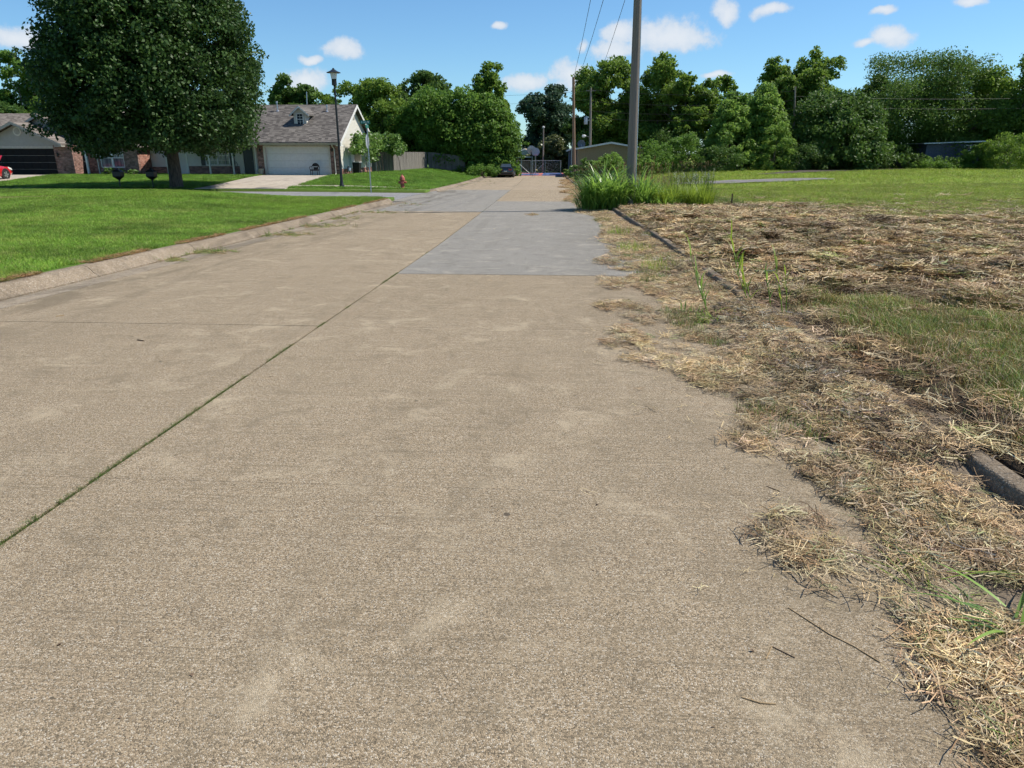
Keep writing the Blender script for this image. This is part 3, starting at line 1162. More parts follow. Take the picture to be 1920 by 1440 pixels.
# -- mown lawn, near left
def lawn_ok(X, Y):
    u = X - bend(Y)
    edge = UL - .29 - .13 * lat_noise(X, Y, .22, 6) - .05 * lat_noise(X, Y, .8, 66)
    corner = ((u > UL - 2.2) & (Y > YS0 - 2.3))
    cx, cy = c0[0] - 1.3, YS0 - 2.1
    rr = np.hypot((X - cx), (Y - cy) / 1.45)
    return (u < edge) & (Y < YS0 - .62) & ~(corner & (X > cx) & (Y > cy) & (rr > .92))


X, Y, Z = spread(330000, -34, -7.1, 4, 32.5, lambda X, Y: np.clip(1.15 - (Y - 8) / 34, .3, 1))
k = lawn_ok(X, Y)
X, Y, Z = X[k], Y[k], Z[k]
n = len(X)
dark = lat_noise(X, Y, 1.6, 41)[:, None] * .5 + lat_noise(X, Y, .45, 42)[:, None] * .5
T = pick([(.145, .258, .030), (.190, .315, .040), (.255, .350, .058), (.31, .30, .11)], [.42, .36, .18, .04], n)
T *= .50 + 1.0 * dark
wd = ss((lat_noise(X, Y, .9, 48) - .74) / .1)[:, None]
T = T * (1 - .35 * wd) + np.array((.34, .36, .09)) * .35 * wd
yel = ss((Y - 15) / 12)[:, None] * ss((lat_noise(X, Y, 4, 43) - .3) / .5)[:, None]
T = T * (1 - .4 * yel) + np.array((.19, .29, .022)) * .4 * yel
dl = in_poly(X, Y, DRYLINE)
T[dl] = np.array((.34, .30, .13)) * RNG.uniform(.7, 1.2, (dl.sum(), 1))
S = RNG.uniform(.75, 1.3, n) * (.85 + .35 * ss((Y - 12) / 20))
S[dl] *= .55
scatter('lawn_grass', 'lawn_tuft', np.stack([X, Y, Z], 1), S, T, 'short mown green grass of the near lawn')

# dry thatch where the lawn meets the kerb
X, Y, Z = spread(26000, -7.75, -7.1, 4, 31, lambda X, Y: np.clip(1.1 - Y / 60, .3, 1))
u = X - bend(Y)
k = (u < UL - .27 + .02) & (u > UL - .36 - .16 * lat_noise(X, Y, .4, 3)) & (lat_noise(X, Y, .9, 33) > .5)
X, Y, Z = X[k], Y[k], Z[k]
scatter('edge_thatch', 'hay_fine', np.stack([X, Y, Z], 1), RNG.uniform(.5, .9, len(X)), pick([(.30, .17, .07), (.38, .26, .12), (.12, .16, .03)], [.5, .3, .2], len(X)), 'dry reddish thatch along the lawn edge')


# -- far lawns beyond the side street
def far_ok(X, Y):
    u = X - bend(Y)
    drv = in_poly(X, Y, [(-21.5, 41), (-23.4, 57), (-17.85, 57), (-16.0, 41)]) | in_poly(X, Y, [(-45.5, 41), (-46.5, 57), (-40.5, 57), (-36.6, 41)])
    walk = (X > -17.65) & (X < -8.8) & (Y > 43.95) & (Y < 45.25)
    cr = np.hypot(X - (c1[0] - 2.4), Y - (YS1 + 2.6))
    corner = (X > c1[0] - 2.4) & (Y < YS1 + 2.6) & (cr > 2.0)
    house = in_poly(X, Y, [(-31, 56.9), (-17.1, 56.9), (-17.1, 70), (-31, 70)]) | in_poly(X, Y, [(-50, 56.9), (-33.5, 56.9), (-33.5, 68), (-50, 68)])
    return (u < UL - .33) & (Y > YS1 + .58) & ~drv & ~walk & ~corner & ~house


X, Y, Z = spread(120000, -50, -6.8, YS1, 86, lambda X, Y: np.clip(1.3 - (Y - 40) / 45, .25, 1))
k = far_ok(X, Y)
X, Y, Z = X[k], Y[k], Z[k]
n = len(X)
T = pick([(.12, .235, .026), (.16, .29, .036), (.22, .32, .05)], [.45, .4, .15], n) * (.65 + .7 * lat_noise(X, Y, .8, 44)[:, None])
scatter('corner_grass', 'lawn_tuft', np.stack([X, Y, Z], 1), RNG.uniform(1.3, 2.3, n), T, 'green grass of the lawns beyond the side street')


# -- the lot on the right: dead thatch, stubble and green regrowth
def gd_field(X, Y):
    return np.clip(1.25 - (Y - 3) / 24, .12, 1)


X, Y, Z = spread(228000, 2.3, 22, -.6, 34, lambda X, Y: gd_field(X, Y))
e = X - bend(Y) - UR
curb_bare = ((Y > 2.6) & (Y < 3.5)) | ((Y > 8.1) & (Y < 10.6)) | ((Y > 12) & (Y < 16.5)) | (Y > 18)
k = e > np.where(curb_bare | (RNG.uniform(size=len(X)) < .6), .15, .0) + .06 * lat_noise(X, Y, .4, 12)
g = field_green(X, Y)
k &= RNG.uniform(size=len(X)) > np.clip(g * 1.05, 0, .97)
k &= RNG.uniform(size=len(X)) > .75 * ss((.42 - lat_noise(X, Y, 0.36, 2)) / .2) * ss((Y - 7) / 3)
k &= RNG.uniform(size=len(X)) > .8 * ss((.95 - e) / .5) * ss((8.3 - Y) / 1.0)
X, Y, Z, g = X[k], Y[k], Z[k], g[k]
Z = np.where(X - bend(Y) - UR < .16, zr(Y) + .14, Z)
n = len(X)
dk = lat_noise(X, Y, .6, 13)[:, None]
T = pick([(.45, .33, .17), (.32, .21, .10), (.53, .43, .26), (.18, .115, .06), (.25, .27, .08)], [.33, .27, .18, .14, .08], n) * (.45 + .85 * dk)
co = RNG.uniform(size=n) < .55 * ss((Y - 6) / 4)
PP, SS = np.stack([X, Y, Z + .004], 1), RNG.uniform(.7, 1.35, n) * (1 + .4 * ss((Y - 10) / 14))
scatter('mown_hay', 'hay_clump', PP[~co], SS[~co], T[~co], 'mown dead grass lying over the vacant lot')
scatter('coarse_hay', 'hay_coarse', PP[co] + np.array((0, 0, .012)), SS[co], T[co] * RNG.uniform(.7, 1.5, (co.sum(), 1)), 'coarse dead stems lying over the vacant lot')

X, Y, Z = spread(98000, 2.35, 24, -.6, 30, lambda X, Y: gd_field(X, Y) * .9)
e = X - bend(Y) - UR
k = (e > .22)
X, Y, Z = X[k], Y[k], Z[k]
n = len(X)
T = pick([(.40, .28, .14), (.27, .17, .08), (.46, .36, .2), (.20, .21, .06)], [.4, .3, .18, .12], n)
scatter('stubble', 'stub_tuft', np.stack([X, Y, Z], 1), RNG.uniform(.6, 1.4, n), T, 'cut straw stubble standing in the vacant lot')

X, Y, Z = spread(240000, 2.3, 60, 2.0, 92, lambda X, Y: np.where(Y < 30, gd_field(X, Y), .30 + .0 * X))
g = field_green(X, Y)
e = X - bend(Y) - UR
k = (RNG.uniform(size=len(X)) < (g - .18) * 1.05) & (e > .2) & ~in_poly(X, Y, GRAVEL) & ~in_poly(X, Y, DIRT)
X, Y, Z, g = X[k], Y[k], Z[k], g[k]
n = len(X)
farw = ss((Y - 20) / 12)[:, None]
Tn = pick([(.15, .23, .04), (.21, .28, .055), (.30, .27, .07), (.34, .20, .06)], [.4, .3, .18, .12], n)
Tf = pick([(.23, .33, .036), (.29, .38, .043), (.37, .38, .08)], [.45, .35, .2], n) * (.72 + .55 * lat_noise(X, Y, 1.8, 47)[:, None])
T = Tn * (1 - farw) + Tf * farw
scatter('field_grass', 'field_tuft', np.stack([X, Y, Z], 1), RNG.uniform(.55, 1.1, n) * (1 + .8 * ss((Y - 28) / 30)), T, 'sparse green grass regrowing over the vacant lot')

X, Y, Z = spread(118000, 2.35, 16, -.6, 11, lambda X, Y: np.clip(1.2 - (Y - 3) / 11, .25, 1))
e = X - bend(Y) - UR
g = field_green(X, Y)
k = (RNG.uniform(size=len(X)) < (g - .1) * 1.1) & (e > .3)
X, Y, Z = X[k], Y[k], Z[k]
n = len(X)
T = pick([(.18, .27, .05), (.25, .32, .065), (.34, .31, .09), (.36, .21, .07), (.46, .37, .18)], [.36, .28, .14, .1, .12], n) * (.65 + .6 * lat_noise(X, Y, .5, 57)[:, None])
scatter('regrowth_grass', 'field_tuft', np.stack([X, Y, Z], 1), RNG.uniform(.35, .95, n), T, 'yellowish green grass regrowing near the right kerb')

X, Y, Z = spread(150000, 2.35, 42, 10, 44, lambda X, Y: np.full(X.shape, 1.0))
e = X - bend(Y) - UR
g = field_green(X, Y)
k = (RNG.uniform(size=len(X)) < (g - .2) * 1.2) & (e > .3) & ~in_poly(X, Y, GRAVEL)
X, Y, Z = X[k], Y[k], Z[k]
n = len(X)
T = pick([(.23, .33, .038), (.30, .38, .048), (.38, .37, .09), (.46, .38, .17)], [.42, .3, .16, .12], n) * (.7 + .55 * lat_noise(X, Y, .9, 58)[:, None])
scatter('meadow_grass', 'field_tuft', np.stack([X, Y, Z], 1), RNG.uniform(.6, 1.25, n), T, 'yellow-green grass band across the middle of the lot')

# -- hay blown over the road edge
HAY = [[G(*p) for p in poly] for poly in (
    # the strip along the kerb, outline read along its road side
    [(1062, 345), (1045, 356), (1060, 372), (1085, 392), (1070, 398), (1112, 406), (1128, 425), (1118, 448), (1140, 470), (1120, 486), (1135, 505), (1190, 512), (1165, 528),
     (1225, 560), (1262, 590), (1232, 640), (1262, 700), (1330, 745), (1385, 800), (1440, 830), (1478, 880), (1540, 925), (1560, 960), (1640, 1010), (1650, 1060), (1600, 1075), (1650, 1140), (1700, 1170), (1680, 1230), (1720, 1300), (1800, 1370), (1815, 1500),
     (2400, 1500), (1935, 985), (1660, 780), (1395, 574), (1282, 490), (1190, 432), (1120, 385), (1075, 340)],
    [(1108, 568), (1160, 563), (1245, 585), (1300, 625), (1232, 625), (1165, 592), (1112, 578)],
    [(1110, 632), (1170, 612), (1230, 640), (1300, 690), (1330, 735), (1240, 692), (1180, 680), (1132, 668)],
    [(1118, 520), (1150, 517), (1178, 540), (1150, 545), (1116, 535)],
    [(1395, 1003), (1440, 955), (1520, 960), (1600, 1000), (1640, 1060), (1700, 1110), (1660, 1150), (1560, 1130), (1480, 1080)],
    [(1335, 815), (1400, 800), (1470, 850), (1440, 870), (1370, 840)],
    [(1195, 752), (1250, 765), (1230, 782), (1200, 776)],
    [(1170, 722), (1205, 728), (1195, 737), (1172, 733)],
    [(1330, 757), (1420, 770), (1400, 785), (1335, 770)],
    [(1110, 487), (1150, 492), (1140, 500), (1112, 495)],
    [(985, 403), (1000, 401), (1010, 404), (992, 406)],
)] + [[(1.36, 1.75), (1.42, 1.2), (1.30, .7), (1.5, .2), (1.4, -.6), (2.2, -.6), (2.2, 1.75)]]
BARE = [[G(*p) for p in poly] for poly in ([(1560, 985), (1620, 990), (1680, 1040), (1600, 1030)], [(1590, 1110), (1660, 1150), (1690, 1180), (1640, 1160)],
                                           [(1235, 615), (1300, 640), (1320, 660), (1260, 645)], [(1400, 770), (1470, 790), (1450, 805), (1390, 790)])]
N = 225000
X = RNG.uniform(-1.2, 2.6, N); Y = -.6 + (34 + .6) * RNG.uniform(size=N) ** 1.9
jx, jy = RNG.normal(0, .03, N), RNG.normal(0, .05, N)
inh = np.zeros(N, bool)
for q, poly in enumerate(HAY):
    m_ = .03 if q in (1, 2, 4) else .015
    ok = in_poly(X + jx, Y + jy, poly) & in_poly(X - (.04 if q == 0 else m_), Y, poly) & in_poly(X, Y + m_, poly) & in_poly(X, Y - m_, poly)
    inh |= ok & ((RNG.uniform(size=N) < .7) | (q == 0))
for poly in BARE:
    inh &= ~(in_poly(X + jx, Y + jy, poly) & (RNG.uniform(size=N) < .85))
u = X - bend(Y)
thin = .10 + .90 * ss((lat_noise(X, Y, .30, 15) * .6 + lat_noise(X, Y, .11, 18) * .4 - .34) / .28)
thin *= .27 + .17 * ss((u - .9) / 1.0)
inh &= RNG.uniform(size=N) < thin
inh &= ~((u > UR - .015) & (u < UR + .17) & (((Y > 2.3) & (Y < 3.5)) | ((Y > 8.1) & (Y < 10.6)) | ((Y > 12) & (Y < 16.5)) | (Y > 18)))
X, Y, u = X[inh], Y[inh], u[inh]
Z = zr(Y) + .004 + gutter_h(u, Y) + .02 * lat_noise(X, Y, .3, 16) * ss((u - 1.3) / .9)
Z = np.where(u > UR - .02, np.maximum(Z, zr(Y) + .14), Z)
n = len(X)
T = pick([(.55, .41, .22), (.42, .29, .15), (.62, .51, .33), (.21, .15, .085), (.27, .28, .12)], [.38, .24, .22, .10, .06], n) * (.65 + .6 * lat_noise(X, Y, .5, 17)[:, None])
half = RNG.uniform(size=n) < .5
for key, kk, nm, lb in (('hay_wisp', half, 'road_hay', 'long dry straw strewn over the road edge'), ('hay_fine', ~half, 'road_chaff', 'fine dry clippings strewn over the road edge')):
    scatter(nm, key, np.stack([X, Y, Z], 1)[kk], RNG.uniform(.5, 1.2, kk.sum()), T[kk], lb)
# single straws blown a little farther out
N = 26000
X = RNG.uniform(-1.6, 2.2, N); Y = 1.3 + 26 * RNG.uniform(size=N) ** 1.9
near_h = np.zeros(N, bool)
for poly in HAY:
    near_h |= in_poly(X + RNG.normal(.10, .16, N), Y + RNG.normal(0, .22, N), poly)
k = near_h & (RNG.uniform(size=N) < .2) | (RNG.uniform(size=N) < .0012)
X, Y = X[k], Y[k]
scatter('loose_straw', 'hay_single', np.stack([X, Y, zr(Y) + .003], 1), RNG.uniform(.35, .95, len(X)), pick([(.62, .49, .28), (.50, .37, .20), (.34, .25, .14)], [.5, .35, .15], len(X)), 'single straws scattered on the concrete')
# dark broken roots and stems over the slumped soil
N = 2200
Y = RNG.uniform(3.5, 18.5, N) ** 1.0
u = RNG.uniform(1.75, 2.5, N)
X = u + bend(Y)
k = RNG.uniform(size=N) < (.25 + .75 * berm(Y)) * np.clip(1.3 - Y / 16, .2, 1)
X, Y, u = X[k], Y[k], u[k]
scatter('root_litter', 'hay_fine', np.stack([X, Y, zr(Y) + gutter_h(np.minimum(u, UR), Y) + .012], 1), RNG.uniform(.6, 1.5, len(X)), pick([(.12, .08, .05), (.24, .17, .09), (.42, .32, .17), (.46, .41, .32)], [.3, .3, .3, .1], len(X)), 'dark roots and broken stems over the buried kerb')
# dirt under the hay beside the kerb
mb = MB()
secs = []
for yy in np.linspace(-1.6, 29, 140):
    e0 = 1.62 + .10 * math.sin(yy * 1.7) + .08 * math.sin(yy * .63 + 1) + random.uniform(-.03, .03)
    w1, w2 = .006 + .006 * math.sin(yy * 3), .010 * math.sin(yy * 2.1)
    ring = [road_pt(e0, yy, -.01), road_pt(e0 + .12, yy, .004 + w1 * .4)]
    for uu in (1.9, 1.98, 2.1, UR - .004, UR + .1, UR + .2):
        ring.append(road_pt(uu, yy, float(gutter_h(min(uu, UR), yy)) + w2 + random.uniform(-.008, .008) + (.03 * float(berm(yy)) if uu > UR else 0)))
    secs.append(ring + [road_pt(UR + .2, yy, -.05)])
mb.loft(secs)
o = mb.build('gutter_soil', 'soil_dusty', None, True)
tag(o, 'dark soil gathered against the right kerb', kind='structure')
# green sprigs in the hay strip
N = 5000
X = RNG.uniform(.9, 2.3, N); Y = RNG.uniform(1.6, 26, N)
k = (lat_noise(X, Y, .7, 52) > .72) & (X - bend(Y) > 1.25) & (X - bend(Y) < UR - .03)
X, Y = X[k], Y[k]
scatter('gutter_grass', 'field_tuft', np.stack([X, Y, zr(Y) + gutter_h(X - bend(Y), Y)], 1), RNG.uniform(.4, 1.0, len(X)), pick([(.13, .22, .04), (.20, .24, .06), (.28, .22, .09)], [.4, .35, .25], len(X)), 'thin green grass sprouting in the right gutter')
# tufts in the centre joint
Y = np.concatenate([RNG.uniform(2.0, 10.6, 1500), RNG.uniform(10.6, 80, 500)])
k = lat_noise(Y * 0, Y, .33, 61) + .4 * lat_noise(Y * 0, Y, 1.1, 62) > .68
k &= (Y < 10.6) | (RNG.uniform(size=len(Y)) < .35)
Y = Y[k]
X = UJ + bend(Y) + RNG.normal(0, .009, len(Y))
scatter('joint_grass', 'lawn_tuft', np.stack([X, Y, zr(Y) - .012], 1), RNG.uniform(.18, .40, len(X)) * np.where(Y < 12, 1, 1.3), pick([(.10, .16, .03), (.14, .17, .05), (.22, .19, .09)], [.5, .3, .2], len(X)), 'moss and small grass growing in the road joint')
# weeds and litter in the left gutter
pts, sc, tn = [], [], []
for px, py, w, m in ((400, 472, 70, 120), (530, 440, 60, 110), (600, 424, 70, 110), (690, 398, 90, 160), (640, 410, 60, 90), (330, 487, 40, 50), (770, 383, 40, 60), (880, 345, 60, 120), (900, 340, 50, 90)):
    for _ in range(m // 2):
        x, yv, z = G(px + random.gauss(0, w * .4), py + random.gauss(0, 2.0))
        u = x - float(bend(yv))
        if u < UL - .02:
            x += UL - u + .02
        pts.append((x, yv, float(zr(yv)) - .012)); sc.append(random.uniform(.4, .9))
        tn.append(random.choice([(.16, .22, .05), (.40, .30, .15), (.32, .22, .1), (.22, .24, .07)]))
scatter('gutter_litter', 'hay_clump', np.array(pts), np.array(sc), np.array(tn), 'dry clippings lying in the left gutter')
kk = RNG.uniform(size=len(pts)) < .45
scatter('gutter_weeds', 'field_tuft', np.array(pts)[kk], np.array(sc)[kk] * 1.3, pick([(.14, .23, .04), (.24, .25, .07)], [.6, .4], kk.sum()), 'small weeds growing in the left gutter')
# verge on the right beyond the pole
X, Y, Z = spread(30000, 0.2, 8, 27, 84, lambda X, Y: np.full(X.shape, 1.0))
u = X - bend(Y)
k = (u > UR - .45 + .5 * lat_noise(X, Y, 1.5, 71)) & (u < UR + 5)
X, Y, Z = X[k], Y[k], Z[k]
n = len(X)
near_edge = ss((UR + .8 - (X - bend(Y))) / .9)[:, None]
T = pick([(.13, .21, .04), (.18, .24, .05), (.34, .25, .12)], [.45, .3, .25], n) * (1 - near_edge) + pick([(.42, .29, .14), (.36, .22, .10)], [.6, .4], n) * near_edge
scatter('verge_grass', 'field_tuft', np.stack([X, Y, np.maximum(Z, zr(Y))], 1), RNG.uniform(1.2, 2.6, n) * (1 - .6 * near_edge[:, 0]), T, 'rough grass on the verge beyond the pole')
X = RNG.uniform(.2, 2.3, 9000); Y = RNG.uniform(26, 72, 9000)
u = X; X = u + bend(Y)
k = u > UR - 1.5 * lat_noise(X, Y, 3.3, 72) - .15
X, Y = X[k], Y[k]
scatter('verge_hay', 'hay_clump', np.stack([X, Y, zr(Y) + .006], 1), RNG.uniform(.9, 1.9, len(X)), pick([(.44, .30, .15), (.36, .23, .11), (.5, .4, .24)], [.5, .3, .2], len(X)), 'dry clippings along the far right road edge')

# ------------------------------------------------------------------ trees
def profile(shape, t):
    if shape == 'pear':
        return np.sin(PI * np.clip(t * .93 + .05, 0, 1) ** .52) ** .5
    if shape == 'round':
        return np.sqrt(np.clip(1 - (2 * t - 1) ** 2, 0, 1)) ** .85
    if shape == 'tall':
        return (np.sin(PI * np.clip(t * .92 + .06, 0, 1)) ** .6) * (1 - .25 * t)
    if shape == 'cone':
        return np.clip((1 - t) ** .62 * 1.05 + .03, 0, 1) * ss(t / .12 + .35)
    if shape == 'fan':
        return np.clip(.45 + .75 * t, 0, 1) * np.sqrt(np.clip(1 - ((t - .55) / .46) ** 2, 0, 1)).clip(.05)
    return np.sqrt(np.clip(1 - t ** 2.4, 0, 1))          # 'bush': full to the ground


def leaf_cloud(r, C, rc, per, L, up_bias=.35, aspect=.62, flat=.75):
    """leaves on clusters; returns verts, quads, tint"""
    n = len(C)
    idx = np.repeat(np.arange(n), per)
    m = len(idx)
    d = r.normal(size=(m, 3))
    d /= np.linalg.norm(d, axis=1, keepdims=True)
    rr = rc[idx] * r.uniform(0, 1, m) ** .45
    P = C[idx] + d * rr[:, None] * np.array((1, 1, flat))
    N = d * .55 + r.normal(size=(m, 3)) * .75 + np.array((0, 0, up_bias))
    N /= np.linalg.norm(N, axis=1, keepdims=True)
    D = np.cross(N, r.normal(size=(m, 3)))
    D /= np.linalg.norm(D, axis=1, keepdims=True)
    S = np.cross(N, D)
    ll = L * r.uniform(.6, 1.35, m)[:, None]
    a, b, c_, e = P - D * ll * .5, P + S * ll * aspect * .5 - D * ll * .05, P + D * ll * .5, P - S * ll * aspect * .5 - D * ll * .05
    V = np.stack([a, b, c_, e], 1).reshape(-1, 3)
    Q = np.arange(4 * m).reshape(m, 4)
    ct = r.uniform(0, 1, n)
    tint = np.clip(.55 * ct[idx] + .45 * r.uniform(0, 1, m), 0, 1)
    return V, Q, np.repeat(tint, 4)


def tree(name, label, base, ztop, R, shape='round', mat='oak_leaf', leaves=14000, L=.26, ncl=170, bottom=.16, trunk=.22, seed=1, group=None,
         lobes=.16, squash=1.0, cluster=.185, cat='tree', multi=1, ragged=.13):
    r = np.random.default_rng(seed)
    x, y, z = base
    H = ztop - z
    hb = bottom * H
    t = r.uniform(0, 1, ncl)
    # more clusters where the crown is wide
    keep = r.uniform(size=ncl * 6)
    tt = r.uniform(0, 1, ncl * 6)
    tt = tt[keep < profile(shape, tt) ** 1.2 + .05][:ncl]
    t = tt
    n = len(t)
    th = r.uniform(0, 2 * PI, n)
    p1, p2, p3 = r.uniform(0, 6, 3)
    lob = 1 + lobes * (.6 * np.sin(2 * th + p1 + 3 * t) + .5 * np.sin(3 * th + p2 - 5 * t) + .25 * np.sin(9 * t + p3 + th))
    shell = r.uniform(size=n) < .72
    f = np.where(shell, r.uniform(.74, .97, n), r.uniform(.1, .75, n) ** .6)
    spray = r.uniform(size=n) < ragged
    f = np.where(spray, r.uniform(1.0, 1.22, n), f)
    rad_ = R * profile(shape, t) * lob * f
    if shape in ('round', 'tall'):
        # boughs: overlapping rounded lobes, the clusters sit on their outsides
        nb = 9 if shape == 'round' else 11
        bt = np.linspace(.08, .9, nb) + r.uniform(-.05, .05, nb)
        ba = r.permutation(nb) * 2 * PI / nb * 2.4 + r.uniform(0, .6, nb)
        br = R * r.uniform(.40, .60, nb) * (1.12 - .45 * bt)
        bp = np.clip(profile('round', np.clip(bt, .04, .96)) * R * 1.06 - br, 0, None) * r.uniform(.75, 1.1, nb)
        j = r.choice(nb, n, p=br ** 2 / (br ** 2).sum())
        dv = r.normal(size=(n, 3)); dv[:, 2] += .25
        dv /= np.linalg.norm(dv, axis=1, keepdims=True)
        fr = np.where(spray, r.uniform(1.0, 1.15, n), r.uniform(.62, .98, n))
        bx = np.stack([bp[j] * np.cos(ba[j]), bp[j] * np.sin(ba[j]), bt[j] * (H - hb)], 1) + dv * (br[j] * fr)[:, None]
        zmx = bx[:, 2].max()
        t = np.clip(bx[:, 2] / zmx, 0, 1)
        th = np.arctan2(bx[:, 1], bx[:, 0])
        rad_ = np.hypot(bx[:, 0], bx[:, 1])
    rc = R * cluster * r.uniform(.55, 1.4, n) * np.where(spray, .5, 1)
    C = np.stack([x + rad_ * np.cos(th), y + rad_ * np.sin(th) * squash, z + hb + (H - hb - rc.mean() * .4) * t], 1)
    # the top breaks up into a few leaders
    C[:, 2] += np.where(t > .6, (.5 + .5 * np.sin(3 * th + p1 * 2)) * -.10 * H, 0) * (0 if shape in ('pear', 'cone', 'round', 'tall') else 1)
    C[:, 2] = np.minimum(C[:, 2], ztop - rc * .75)
    per = np.maximum(6, (leaves / n * (rc / rc.mean()) ** 2)).astype(int)
    V, Q, tint = leaf_cloud(r, C, rc, per, L)
    root = thing(name, label, cat, (x, y, z), group)
    # trunk and limbs
    mb = MB()
    for s in range(multi):
        ox, oy = (0, 0) if multi == 1 else (r.normal(0, trunk * 1.6), r.normal(0, trunk * 1.6))
        top = Vector((x + ox * 2 + r.normal(0, R * .06), y + oy * 2, z + hb + (H - hb) * .62))
        b0 = Vector((x + ox, y + oy, z - .1))
        k1 = b0.lerp(top, .3) + Vector((r.normal(0, .1), r.normal(0, .1), 0))
        k2 = b0.lerp(top, .65) + Vector((r.normal(0, .2), r.normal(0, .2), 0))
        mb.tube([b0, b0 + Vector((0, 0, .22)), k1, k2, top], [trunk * 1.45, trunk * 1.08, trunk * .85, trunk * .5, trunk * .18], 10)
        far = np.argsort(-rad_)[: max(6, n // 6)]
        for q in r.choice(far, min(9, len(far)), replace=False):
            e = Vector(C[q])
            s0 = b0.lerp(top, float(np.clip((e.z - z) / H * .75, .22, .8)) * .9)
            s0 = Vector((s0.x, s0.y, min(s0.z, e.z - .2)))
            mid = s0.lerp(e, .5) + Vector((0, 0, .12 * R))
            mb.tube([s0, mid, e], [trunk * .42, trunk * .24, trunk * .06], 6)
    tr = mb.build('trunk', 'bark', root, True)
    me = np_mesh('crown', V, Q, [mat], {'tint': ('FLOAT', tint)})
    put('crown', me, root)
    return root


# the big ornamental pear by the mailboxes
PT = (W(332, 352, 42.6)[0], 42.6)
pear = tree('pear_tree', 'large dense dark green tree with thick trunk on the far lawn', (PT[0], PT[1], float(gz(PT[0], PT[1]))), 14.6, 5.8, 'pear', 'pear_leaf',
            leaves=185000, L=.2, ncl=1500, bottom=.155, trunk=.36, seed=3, lobes=.10, cluster=.13, ragged=.03)
for q in pear.children:
    if q.name.startswith('crown'):
        q.location.x -= .2

